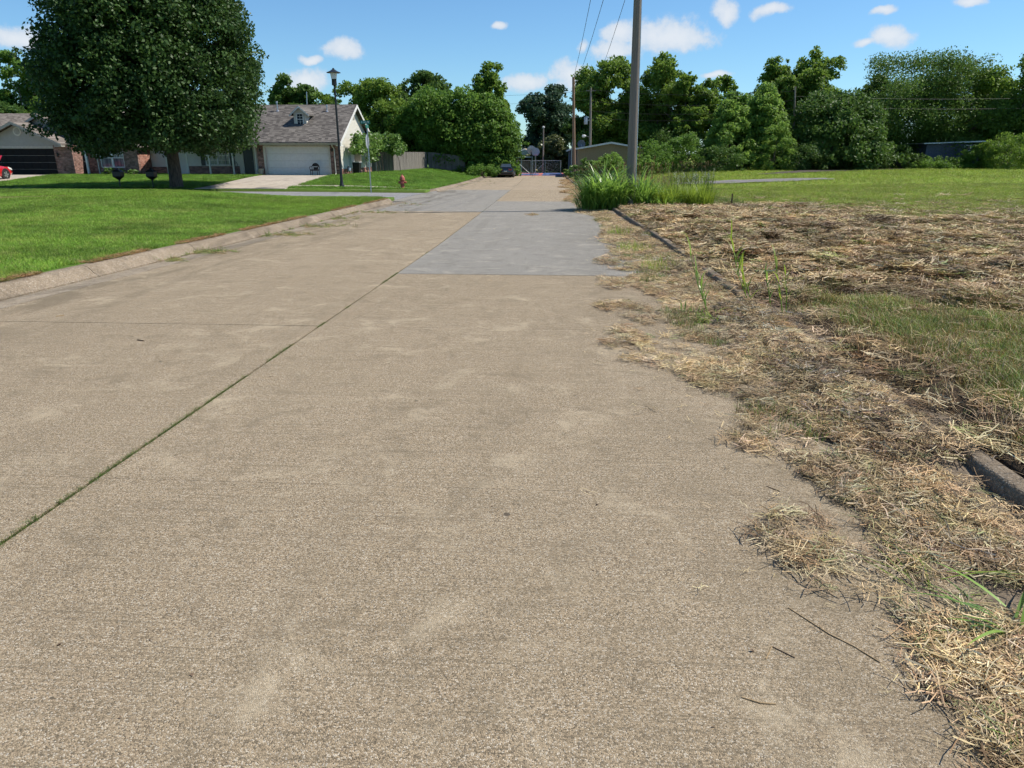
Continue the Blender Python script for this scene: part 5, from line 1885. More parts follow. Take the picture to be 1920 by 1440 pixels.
def house_black_garage():
    F, g0 = 57.0, -.16
    h = thing('brick_house', 'brick house with black garage door and arched window behind the pear tree', 'house', (-40, 60, g0))
    MB().box(-40.75, -39.25, F, F + .25, g0 - .3, 2.25).build('brick_wall', 'shaded_brick', h)
    MB().box(-47.2, -46.4, F, F + .25, g0 - .3, 2.25).build('brick_wall', 'shaded_brick', h)
    panel_door(h, -46.3, -40.8, g0 + .01, 1.98, F + .16, 8, 4, 'garage_black')
    MB().box(-46.4, -40.75, F + .02, F + .24, 1.98, 2.25).build('header', 'taupe_trim', h)
    mb = MB()
    for i in range(52):
        x = -46.38 + i * 5.6 / 52
        mb.box(x, x + .055, F - .003, F + .02, 2.03, 2.18)
    mb.build('dentil_strip', 'cream_trim', h)
    # projecting garage gable
    xa, xb, za, zp = -47.4, -39.72, 2.30, 4.0
    xm = (xa + xb) / 2
    MB().prism([(xa + .3, 2.25), (xb - .3, 2.25), (xm, 3.86)], 'Y', F + .03, F + .22).build('gable_wall', 'taupe_siding', h)
    gv = MB().lathe([(.34, F - .005), (.34, F + .03)], 20, (xm + .02, 0, 3.3), 'Y').build('gable_vent', 'cream_trim', h)
    MB().lathe([(.24, F - .02), (.24, F + .0)], 20, (xm + .02, 0, 3.3), 'Y').build('louvre', 'taupe_trim', gv)
    rf = gable_roof(h, xa, xb, F - .45, 60.4, za + .06, zp + .06, .14, 'tan_shingle', 'Y')
    mb = MB()
    for s in (-1, 1):
        mb.prism([(xm, zp + .03), (xm + s * (xb - xm), za + .03), (xm + s * (xb - xm), za - .16), (xm, zp - .18)], 'Y', F - .49, F - .452)
    mb.build('rake_board', 'taupe_trim', h)
    MB().box(xb - .62, xb, F - .44, F + .0, za - .18, za - .07).build('eave_return', 'taupe_trim', h)
    # main roof with higher gable set back
    xa2, xb2, zp2 = -47.2, -38.4, 4.72
    xm2 = -42.8
    B = 59.0
    MB().prism([(xa2 + .3, 2.2), (xb2 - .3, 2.2), (xm2, 4.58)], 'Y', B, B + .2).build('gable_wall', 'taupe_siding', h)
    gable_roof(h, xa2, xb2, B - .4, 66.5, 2.36, zp2, .14, 'tan_shingle', 'Y')
    mb = MB()
    for s in (-1, 1):
        e = xb2 if s > 0 else xa2
        mb.prism([(xm2, zp2 - .02), (e, 2.34), (e, 2.16), (xm2, zp2 - .22)], 'Y', B - .44, B - .402)
    mb.build('rake_board', 'taupe_trim', h)
    # rear ridge along the street and its own gable
    gable_roof(h, -52, -33.2, 58.6, 68.2, 2.36, 5.0, .15, 'tan_shingle', 'X')
    MB().prism([(-42.2, 4.2), (-37.8, 4.2), (-40.0, 5.85)], 'Y', 61.0, 61.2).build('gable_wall', 'taupe_siding', h)
    gable_roof(h, -42.6, -37.4, 60.7, 66, 4.15, 6.05, .13, 'tan_shingle', 'Y')
    # entry recess
    R = 58.4
    MB().box(-41.2, -37.2, R, R + .2, g0 - .3, 2.3).build('brick_wall', 'shaded_brick', h)
    MB().box(-39.45, -39.251, F + .25, R, g0 - .3, 2.3).build('brick_wall', 'shaded_brick', h)
    MB().box(-37.199, -37.0, F + .25, R, g0 - .3, 2.3).build('brick_wall', 'shaded_brick', h)
    d = MB().box(-39.95, -39.05, R - .06, R - .005, g0 + .05, 2.02).build('front_door', 'dark_door', h)
    MB().box(-39.95, -39.05, R - .075, R - .061, .92, 1.0).build('cross_rail', 'cream_trim', d)
    MB().box(-40.07, -39.95, R - .08, R, g0, 2.1).box(-39.05, -38.93, R - .08, R, g0, 2.1).box(-40.07, -38.93, R - .08, R, 2.102, 2.2).build('door_frame', 'cream_trim', h)
    MB().box(-39.25, -37.2, F - .3, R, g0 - .2, g0 + .04).build('porch_slab', 'drive_concrete', h)
    MB().box(-38.1, -37.96, F - .2, F - .06, g0 + .04, 2.25).build('porch_post', 'white_trim', h)
    MB().tube([(-37.16, F - .06, 2.2), (-37.16, F - .06, g0 + .1), (-37.16, F - .2, g0 + .03)], .045, 6).build('downspout', 'cream_trim', h)
    MB().box(-39.25, -37.2, F - .22, F - .04, 2.25, 2.38).build('porch_beam', 'taupe_trim', h)
    # window wing with arched window
    wx0, wx1 = -37.2, -33.8
    ax0, ax1, az0, az1 = -36.98, -34.98, .52, 2.06
    xc, hw = (ax0 + ax1) / 2, (ax1 - ax0) / 2
    spring = 1.72

    def arch(n=12, grow=0.0):
        hw_, top = hw + grow, az1 + grow
        return [(xc - hw_ * math.cos(PI * k / n), spring + (top - spring) * math.sin(PI * k / n)) for k in range(n + 1)]
    mb = MB().box(wx0, ax0, F, F + .25, g0 - .3, 2.25).box(ax1, wx1, F, F + .25, g0 - .3, 2.25).box(ax0, ax1, F + .0, F + .25, g0 - .3, az0)
    A = arch()
    for a, b in zip(A[:-1], A[1:]):
        mb.prism([a, b, (b[0], 2.25), (a[0], 2.25)], 'Y', F, F + .25)
    mb.build('brick_wall', 'shaded_brick', h)
    MB().box(wx0, wx1, F + .26, F + .3, .4, 2.2).build('dark_interior', 'room_dark', h)
    w = MB()
    for a, b, a2, b2 in zip(A[:-1], A[1:], arch(12, -.06)[:-1], arch(12, -.06)[1:]):
        w.prism([a, b, b2, a2], 'Y', F + .03, F + .1)
    w.box(ax0, ax0 + .06, F + .03, F + .1, az0, spring).box(ax1 - .06, ax1, F + .03, F + .1, az0, spring).box(ax0, ax1, F + .03, F + .1, az0, az0 + .06)
    w.box(xc - .07, xc + .07, F + .025, F + .1, az0 + .06, az1 - .06).box(ax0, ax1, F + .028, F + .1, 1.24, 1.30)
    win = w.build('arched_window', 'white_trim', h)
    for s in (0, 1):
        xx0, xx1 = (ax0 + .06, xc - .07) if s == 0 else (xc + .07, ax1 - .06)
        for z0, z1 in ((az0 + .06, 1.24), (1.30, spring)):
            for k in range(3):
                ww = (xx1 - xx0) / 3
                MB().box(xx0 + k * ww + .01, xx0 + (k + 1) * ww - .01, F + .085, F + .095, z0, z1).build('pane', 'curtained_glass', win)
        bars = MB()
        for k in range(1, 3):
            ww = (xx1 - xx0) / 3
            bars.box(xx0 + k * ww - .012, xx0 + k * ww + .012, F + .06, F + .085, 1.30, spring + .2)
        bars.box(xx0, xx1, F + .062, F + .083, 1.58, 1.60)
        bars.build('glazing_bars', 'white_trim', win)
    MB().prism([(p[0], p[1]) for p in arch(12, -.05)], 'Y', F + .088, F + .099).build('arch_pane', 'curtained_glass', win)
    MB().prism([(wx0 - .2, 2.25), (wx1 + .25, 2.25), ((wx0 + wx1) / 2, 3.35)], 'Y', F + .03, F + .2).build('gable_wall', 'taupe_siding', h)
    gable_roof(h, wx0 - .35, wx1 + .4, F - .4, 60, 2.2, 3.55, .13, 'tan_shingle', 'Y')
    mb = MB()
    xm3, he = (wx0 - .35 + wx1 + .4) / 2, (wx1 + .4 - wx0 + .35) / 2
    for s in (-1, 1):
        mb.prism([(xm3, 3.53), (xm3 + s * he, 2.18), (xm3 + s * he, 2.02), (xm3, 3.36)], 'Y', F - .44, F - .402)
    mb.build('rake_board', 'taupe_trim', h)
    # sunlit right side: brick return, then siding over a brick skirt
    MB().box(wx1 - .25, wx1 + .012, F + .251, 58.9, g0 - .3, 2.2).build('brick_return', 'sunlit_brick', h)
    MB().box(wx1 + .0, -32.0, 58.9, 59.1, .55, 2.3).build('siding_wall', 'cream_siding', h)
    MB().box(wx1 - .2, -31.95, 59.1, 67.5, g0 - .3, 2.3).build('rear_wing', 'cream_siding', h)
    MB().box(wx1 + .013, -31.98, 58.86, 59.1, g0 - .3, .55).build('brick_skirt', 'sunlit_brick', h)
    for x in (-40.45,):
        MB().lathe([(.03, 1.35), (.07, 1.38), (.08, 1.6), (.03, 1.68)], 6, (x, F - .08, 0)).build('wall_lamp', 'black_paint', h)
    return h


house_black_garage()

# ------------------------------------------------------------------ wooden fences, one picket at a time
picket_me = MB().prism([(0, 0), (.136, 0), (.136, 1.80), (.11, 1.84), (.026, 1.84), (0, 1.80)], 'Y', -.009, .009).mesh('picket', 'weathered_fence')


def fence(label, a, b, group):
    a, b = Vector((a[0], a[1], 0)), Vector((b[0], b[1], 0))
    L = (b - a).length
    d = (b - a).normalized()
    ang = math.atan2(d.y, d.x)
    root = thing('wooden_fence', label, 'fence', (a.x, a.y, float(gz(a.x, a.y, False))), group)
    n = int(L / .143)
    for i in range(n):
        p = a + d * (i * .143 + random.uniform(0, .004))
        o = put('picket', picket_me, root, (p.x, p.y, float(gz(p.x, p.y, False)) - .02 + random.uniform(-.012, .012)))
        o.rotation_euler = (random.gauss(0, .006), random.gauss(0, .005), ang)
    nrm = Vector((-d.y, d.x, 0))
    for zc in (.3, .95, 1.6):
        p0, p1 = a + nrm * .035, b + nrm * .035
        MB().tube([(p0.x, p0.y, float(gz(p0.x, p0.y, False)) + zc), (p1.x, p1.y, float(gz(p1.x, p1.y, False)) + zc)], .03, 4).build('rail', 'weathered_fence', root)
    for i in range(int(L / 2.4) + 1):
        p = a + d * min(i * 2.4 + .05, L - .05) + nrm * .08
        z = float(gz(p.x, p.y, False))
        MB().box(p.x - .045, p.x + .045, p.y - .045, p.y + .045, z - .2, z + 1.75).build('post', 'weathered_fence', root)


FG = 'weathered wooden fence runs'
fence('shaded grey picket fence facing the camera beside the white gable', (-18.9, 69.6), (-15.9, 70.0), FG)
fence('sunlit grey picket fence running back along the side lawn', (-15.85, 70.05), (-15.0, 84.0), FG)
fence('dark picket fence under the overhanging trees left of the sedan', (-14.9, 84.0), (-10.6, 84.3), FG)
fence('dark fence between the two houses behind the pear trunk', (-31.9, 60.6), (-29.8, 60.4), FG)


# ------------------------------------------------------------------ street furniture
def at_ground(px, py):
    return G(px, py)


def lamp_post():
    x, y = W(641, 347, 43.4)[0], 43.4
    z = float(gz(x, y, False))
    zt = W(625, 128, 43.4)[1]
    h = thing('street_lamp', 'tall black post lamp on the corner lawn', 'street lamp', (x, y, z))
    MB().lathe([(.16, z - .05), (.16, z + .12), (.11, z + .2), (.085, z + .5), (.065, z + 2.5), (.055, zt - .95)], 12, (x, y, 0)).build('post', 'black_paint', h, True)
    MB().lathe([(.05, zt - .96), (.15, zt - .90), (.14, zt - .62), (.155, zt - .58)], 12, (x, y, 0)).build('ballast_housing', 'black_paint', h, True)
    MB().lathe([(.15, zt - .579), (.20, zt - .25)], 12, (x, y, 0)).build('lens', 'lamp_lens', h, True)
    MB().lathe([(.40, zt - .25), (.41, zt - .225), (.22, zt - .15), (.10, zt - .07), (.05, zt - .04), (.06, zt), (.0, zt + .02)], 16, (x, y, 0)).build('cap', 'black_paint', h, True)


lamp_post()


def street_sign():
    x, y, z = G(696, 362)
    zt = W(690, 228, y)[1]
    h = thing('street_sign', 'metal post with green street name blades and a stop sign seen edge on', 'sign', (x, y, z))
    MB().box(x - .028, x + .028, y - .018, y + .018, z - .2, zt - .22).build('post', 'galvanised', h)
    MB().lathe([(.035, zt - .24), (.035, zt - .15), (.02, zt - .12)], 8, (x, y, 0)).build('bracket', 'galvanised', h)
    b1 = MB().box(x - .38, x + .18, y - .006, y + .006, zt - .12, zt + .06).build('name_blade', 'sign_green', h)
    text(b1, 'E 131 PL', (x - .1, y - .009, zt - .03), .13, 'sign_white', depth=.001)
    b2 = MB().box(x - .006, x + .006, y - .32, y + .32, zt - .34, zt - .16).build('name_blade', 'sign_green', h)
    # octagon facing the side street: normal along -X
    oc = [(y + .40 * math.cos(PI / 8 + k * PI / 4), zt - 1.05 + .40 * math.sin(PI / 8 + k * PI / 4)) for k in range(8)]
    o = MB().prism(oc, 'X', x - .036, x - .031).build('stop_sign', 'sign_back', h)
    oc2 = [(y + .385 * math.cos(PI / 8 + k * PI / 4), zt - 1.05 + .385 * math.sin(PI / 8 + k * PI / 4)) for k in range(8)]
    MB().prism(oc2, 'X', x - .038, x - .0365).build('sign_face', 'hoop_red', o)


street_sign()


def hydrant():
    x, y = W(755, 351, 43.2)[0], 43.2
    z = float(gz(x, y, False))
    h = thing('fire_hydrant', 'faded red fire hydrant on the corner lawn', 'hydrant', (x, y, z))
    s = 1.0
    MB().lathe([(.16, z - .05), (.17, z + .03), (.17, z + .07), (.115, z + .09), (.11, z + .48), (.13, z + .50), (.165, z + .52), (.165, z + .57), (.14, z + .59)], 14, (x, y, 0)).build('barrel', 'hydrant_red', h, True)
    b = MB().lathe([(.15, z + .59), (.145, z + .66), (.11, z + .74), (.05, z + .80), (.035, z + .81), (.035, z + .87), (0, z + .875)], 14, (x, y, 0)).build('bonnet', 'hydrant_red', h, True)
    for sx in (-1, 1):
        MB().lathe([(.06, sx * .09), (.06, sx * .17), (.075, sx * .17), (.075, sx * .22), (.03, sx * .23), (.03, sx * .26)], 10, (x, y, z + .40), 'X').build('hose_cap', 'hydrant_red', h)
    MB().lathe([(.08, -.09), (.08, -.17), (.10, -.17), (.10, -.22), (.035, -.23), (.035, -.27)], 12, (x, y, z + .34), 'Y').build('pumper_cap', 'hydrant_red', h)


hydrant()


def mailbox(px, label):
    y = 42.4
    x = W(px, 352, y)[0]
    z = float(gz(x, y, False))
    h = thing('mailbox', label, 'mailbox', (x, y, z), 'black mailboxes at the far kerb')
    MB().lathe([(.06, z - .05), (.05, z + .02), (.035, z + .1), (.032, z + .42), (.06, z + .44), (.06, z + .48), (.04, z + .5)], 8, (x, y, 0)).build('post', 'black_paint', h, True)
    def ring(w, d, zz):
        return [(x - w, y - d, zz), (x + w, y - d, zz), (x + w, y + d, zz), (x - w, y + d, zz)]
    MB().loft([ring(.05, .06, z + .48), ring(.24, .19, z + .66), ring(.25, .20, z + .68), ring(.25, .20, z + .93)]).build('box', 'black_paint', h)
    MB().loft([ring(.28, .23, z + .93), ring(.28, .23, z + .95), ring(.10, .09, z + 1.07), ring(.05, .05, z + 1.09)]).build('lid', 'black_paint', h)
    MB().lathe([(.03, z + 1.09), (.05, z + 1.12), (.03, z + 1.16), (0, z + 1.18)], 8, (x, y, 0)).build('finial', 'black_paint', h)


mailbox(226, 'black mailbox farther left of the pear trunk')
mailbox(288, 'black mailbox nearer the pear trunk')


def chair():
    x, y = -19.05, 56.25
    z = float(gz(x, y, False)) + .04
    h = thing('wicker_chair', 'black wicker armchair in front of the white garage door', 'chair', (x, y, z))
    for dx in (-.26, .26):
        for dy in (-.22, .22):
            MB().tube([(x + dx * 1.08, y + dy, z), (x + dx, y + dy, z + .42)], .024, 6).build('leg', 'wicker_black', h)
    MB().box(x - .3, x + .3, y - .27, y + .27, z + .34, z + .44).build('seat', 'wicker_black', h, bevel=.02)
    # rounded open back
    arc = [(x + .30 * math.cos(a), y + .27, z + .62 + .30 * math.sin(a)) for a in np.linspace(0, PI, 13)]
    secs = [[(p[0], p[1] - .02, p[2]), (p[0], p[1] + .02, p[2]), (x + (p[0] - x) * .98, p[1] + .02, max(z + .66, p[2] - .26)), (x + (p[0] - x) * .98, p[1] - .02, max(z + .66, p[2] - .26))] for p in arc[1:-1]]
    MB().loft(secs).build('backrest', 'wicker_black', h)
    MB().box(x - .17, x + .2, y + .24, y + .28, z + .44, z + .60).build('back_panel', 'wicker_black', h)
    for s in (-1, 1):
        MB().tube([(x + s * .30, y + .27, z + .42), (x + s * .30, y + .27, z + .64)], .022, 6).build('back_post', 'wicker_black', h)
        MB().tube([(x + s * .30, y + .27, z + .66), (x + s * .31, y, z + .64), (x + s * .31, y - .24, z + .62), (x + s * .29, y - .26, z + .42)], .026, 6).build('armrest', 'wicker_black', h)


chair()


def porch_chair():
    x, y = -26.35, 57.9
    z = .02
    h = thing('porch_chair', 'dark round backed metal chair on the porch by the front door', 'chair', (x, y, z))
    for dx in (-.2, .2):
        for dy in (-.2, .2):
            MB().tube([(x + dx * 1.15, y + dy * 1.1, z), (x + dx, y + dy, z + .42)], .015, 5).build('leg', 'black_paint', h)
    MB().lathe([(.25, z + .42), (.26, z + .45)], 14, (x, y, 0)).build('seat', 'black_paint', h)
    bk = [(x + .26 * math.cos(a), y + .24, z + .70 + .26 * math.sin(a)) for a in np.linspace(-.5, PI + .5, 14)]
    MB().tube(bk, .018, 5).build('backrest', 'black_paint', h)
    sp = MB()
    for q in (-.13, -.05, .05, .13):
        sp.tube([(x + q, y + .24, z + .45), (x + q, y + .24, z + .92)], .009, 4)
    sp.build('spindles', 'black_paint', h)


porch_chair()
pot = thing('flower_pot', 'pale empty flower pot beside the garage brick pier', 'pot', (-23.62, 56.75, -.03))
MB().lathe([(.14, -.05), (.15, -.02), (.23, .36), (.25, .37), (.25, .43), (.21, .43), (.2, .38)], 14, (-23.62, 56.75, .02)).build('bowl', 'terracotta_pale', pot, True)
MB().lathe([(.205, .385), (.0, .39)], 14, (-23.62, 56.75, .02)).build('soil', 'soil_dark', pot)


def trash_cart():
    x, y = W(669, 324, 61.2)[0], 61.2
    z = float(gz(x, y, False))
    h = thing('trash_cart', 'black wheeled trash cart with its pale lid thrown open at the fence', 'trash cart', (x, y, z))
    def ring(w, d, zz):
        return [(x - w, y - d, zz), (x + w, y - d, zz), (x + w, y + d, zz), (x - w, y + d, zz)]
    MB().loft([ring(.27, .27, z + .06), ring(.36, .38, z + .95)]).build('bin', 'bin_black', h)
    MB().loft([ring(.39, .41, z + .95), ring(.39, .41, z + 1.0)]).build('rim', 'white_trim', h)
    MB().box(x - .34, x + .34, y + .40, y + .44, z + 1.0, z + 1.85).build('lid', 'bin_lid', h)
    for s in (-1, 1):
        MB().lathe([(.12, -.03), (.12, .03)], 12, (x + s * .32, y + .28, z + .12), 'X').build('wheel', 'tyre', h)


trash_cart()


def gas_meter():
    x, y, z = -17.05, 58.7, -.05
    h = thing('gas_meter', 'grey gas meter on pipes at the foot of the white gable wall', 'meter', (x, y, z))
    MB().lathe([(.05, .25), (.16, .30), (.17, .45), (.12, .55), (.04, .58)], 10, (x + .05, y, z)).build('meter', 'galvanised', h, True)
    MB().tube([(x, y - .25, z - .1), (x, y - .25, z + .62), (x, y - .08, z + .66), (x, y - .08, z + .5)], .03, 6).build('pipe', 'black_paint', h)
    MB().tube([(x, y + .25, z - .1), (x, y + .25, z + .62), (x, y + .08, z + .66), (x, y + .08, z + .5)], .03, 6).build('pipe', 'black_paint', h)


gas_meter()
# trellis on the gable wall
tr = thing('trellis', 'thin metal trellis leaning on the white gable wall', 'trellis', (-17.1, 59.7, -.1))
for q in range(4):
    MB().tube([(-17.12, 59.4 + q * .22, -.2), (-17.2, 59.4 + q * .18 + .05, 2.0 - .1 * abs(q - 1.5))], .012, 4).build('upright', 'teal_panel', tr)
for z in (.4, .8, 1.2, 1.6):
    MB().tube([(-17.13, 59.4, z), (-17.13, 60.06, z)], .01, 4).build('crossbar', 'teal_panel', tr)

x, z = W(703, 280, 69.2)
d2 = thing('satellite_dish', 'white satellite dish showing above the shaded fence', 'dish', (x, 69.2, z))
MB().lathe([(.02, .1), (.2, .05), (.36, -.04), (.37, -.03), (.2, .07), (.02, .12)], 14, (x, 69.2, z), 'Y').build('reflector', 'white_trim', d2, True)
MB().tube([(x, 69.35, z - 2.2), (x, 69.32, z)], .03, 6).build('mast', 'galvanised', d2)
# stake in the lot
x, y, z = G(1371, 388)
h = thing('survey_stake', 'short wooden stake standing in a dark mound in the lot', 'stake', (x, y, z))
MB().prism([(x - .025, z - .1), (x + .025, z - .1), (x + .02, z + .46), (x - .02, z + .48)], 'Y', y - .015, y + .015).build('stake', 'twig_dark', h)
mb = MB()
mb.lathe([(.42, z - .03), (.34, z + .05), (.2, z + .09), (.05, z + .11)], 11, (x, y, 0))
mb.v = [(a + random.gauss(0, .03), b + random.gauss(0, .03), c) for a, b, c in mb.v]
mb.build('mound', 'soil_dark', h)


# ------------------------------------------------------------------ utility poles and wires
def pole(label, px, py_base, px_top, py_top, Y, r0, mat, over=None, parts=()):
    x, _ = W(px, py_base, Y)
    z = float(gz(x, Y, False))
    xt, zt = W(px_top, py_top, Y)
    if over:
        k = (over - z) / (zt - z)
        xt, zt = x + (xt - x) * k, over
    h = thing('utility_pole', label, 'utility pole', (x, Y, z), 'utility poles')
    n = 7
    MB().tube([(x + (xt - x) * t, Y, z - .2 + (zt - z + .2) * t) for t in np.linspace(0, 1, n)], [r0 * (1.08 - .38 * t) for t in np.linspace(0, 1, n)], 14).build('shaft', mat, h, True)
    return h, Vector((x, Y, z)), Vector((xt, Y, zt))


h1, b1, t1 = pole('big weathered wooden utility pole rising from the tall grass', 1182, 386, 1196, 0, PY0 + .25, .165, 'pole_wood', over=10.6)
MB().tube([b1 + Vector((.15, -.08, .2)), b1.lerp(t1, .5) + Vector((.13, -.06, 0)), t1 + Vector((.1, -.05, -1))], .018, 5).build('ground_wire_cover', 'galvanised', h1)
MB().box(t1.x - .9, t1.x + .9, t1.y - .06, t1.y + .04, t1.z - .5, t1.z - .38).build('crossarm', 'pole_wood', h1)
for dx in (-.8, 0, .8):
    MB().lathe([(.03, t1.z - .38), (.06, t1.z - .32), (.04, t1.z - .2), (.06, t1.z - .16), (.02, t1.z - .1)], 8, (t1.x + dx, t1.y, 0)).build('insulator', 'insulator', h1)
h2, b2, t2 = pole('reddish based utility pole at the right of the road end', 1077, 323, 1075, 145, 76, .17, 'pole_wood_red')
MB().tube([(t2.x, t2.y, t2.z - 3.9), (t2.x + .5, t2.y - .1, t2.z - 3.7)], .02, 5).build('arm', 'galvanised', h2)
MB().tube([b2 + Vector((-.35, 0, 0)), b2 + Vector((-.32, 0, 3.2)), b2 + Vector((-.12, 0, 5.2)), b2.lerp(t2, .85) + Vector((-.1, 0, 0))], .05, 6).build('conduit', 'galvanised', h2)
h3, b3, t3 = pole('utility pole with transformer and lamp arm above the tan cottage', 1106, 318, 1108, 165, 92, .16, 'pole_wood')
MB().lathe([(.22, -.45), (.24, -.4), (.24, .35), (.2, .42), (.06, .45)], 12, (t3.x - .48, t3.y, t3.z - 3.7)).build('transformer', 'insulator', h3, True)
MB().tube([(t3.x - .3, t3.y, t3.z - 3.7), (t3.x, t3.y, t3.z - 3.7)], .04, 5).build('bracket', 'galvanised', h3)
lh = MB().tube([(t3.x, t3.y, t3.z - 5.6), (t3.x - .5, t3.y - .3, t3.z - 5.5)], .03, 5).build('lamp_arm', 'galvanised', h3)
MB().lathe([(.05, -.95), (.16, -.85), (.17, -.6), (.06, -.42)], 10, (t3.x, t3.y - .35, t3.z - 5.52), 'X').build('lamp_head', 'lamp_lens', lh)
MB().box(t3.x - .6, t3.x + .6, t3.y - .05, t3.y + .05, t3.z - .35, t3.z - .25).build('crossarm', 'pole_wood', h3)
h4, b4, t4 = pole('short pole with a white lamp on top behind the court', 1018, 318, 1019, 240, 98, .12, 'pole_wood')
MB().lathe([(.06, -.05), (.16, 0), (.16, .18), (.05, .24)], 10, (t4.x, t4.y, t4.z)).build('lamp_head', 'lamp_lens', h4)
h5, b5, t5 = pole('thin utility pole half hidden in the right tree line', 1488, 300, 1491, 162, 84, .13, 'pole_wood')
h6, b6, t6 = pole('pale thin mast rising behind the roof dormer', 578, 300, 575, 172, 86, .08, 'galvanised')


def wire(label, a, b, sag=.4, r=.014):
    a, b = Vector(a), Vector(b)
    P = [a.lerp(b, t) - Vector((0, 0, sag * 4 * t * (1 - t))) for t in np.linspace(0, 1, 12)]
    o = MB().tube(P, r, 4).build('power_line', 'wire')
    tag(o, label, 'wire', 'overhead wires')


wire('left overhead wire from the big pole down to the reddish pole', t1 + Vector((-.8, 0, -.1)), t2 + Vector((-.05, 0, -.3)), .5)
wire('middle overhead wire from the big pole down to the reddish pole', t1 + Vector((0, 0, -.1)), t2 + Vector((.05, 0, -1.2)), .6)
wire('right overhead wire from the big pole to the transformer pole', t1 + Vector((.8, 0, -.1)), t3 + Vector((.3, 0, -.2)), .6)
for i, (dz, lb) in enumerate(((-.2, 'topmost wire crossing behind the right trees'), (-1.5, 'second wire crossing in front of the right trees'), (-2.6, 'third wire crossing in front of the right trees'), (-3.4, 'lowest wire crossing in front of the right trees'))):
    wire(lb, t3 + Vector((0, 0, dz)), (t5.x, t5.y, t5.z - .3 + dz * .75), .5, .012)
for i, (dz, lb) in enumerate(((-1.0, 'upper wire running on past the hackberries'), (-2.0, 'lower wire running on past the hackberries'))):
    wire(lb, (t5.x, t5.y, t5.z + dz), (t5.x + 45, t5.y - 2, t5.z + dz + .4), .6, .012)
for dz, lb in ((-.3, 'upper wire crossing the sky left of the transformer pole'), (-1.3, 'lower wire crossing the sky left of the transformer pole')):
    wire(lb, t3 + Vector((0, 0, dz)), (t3.x - 30, t3.y + 6, t3.z + dz + .3), .5, .012)


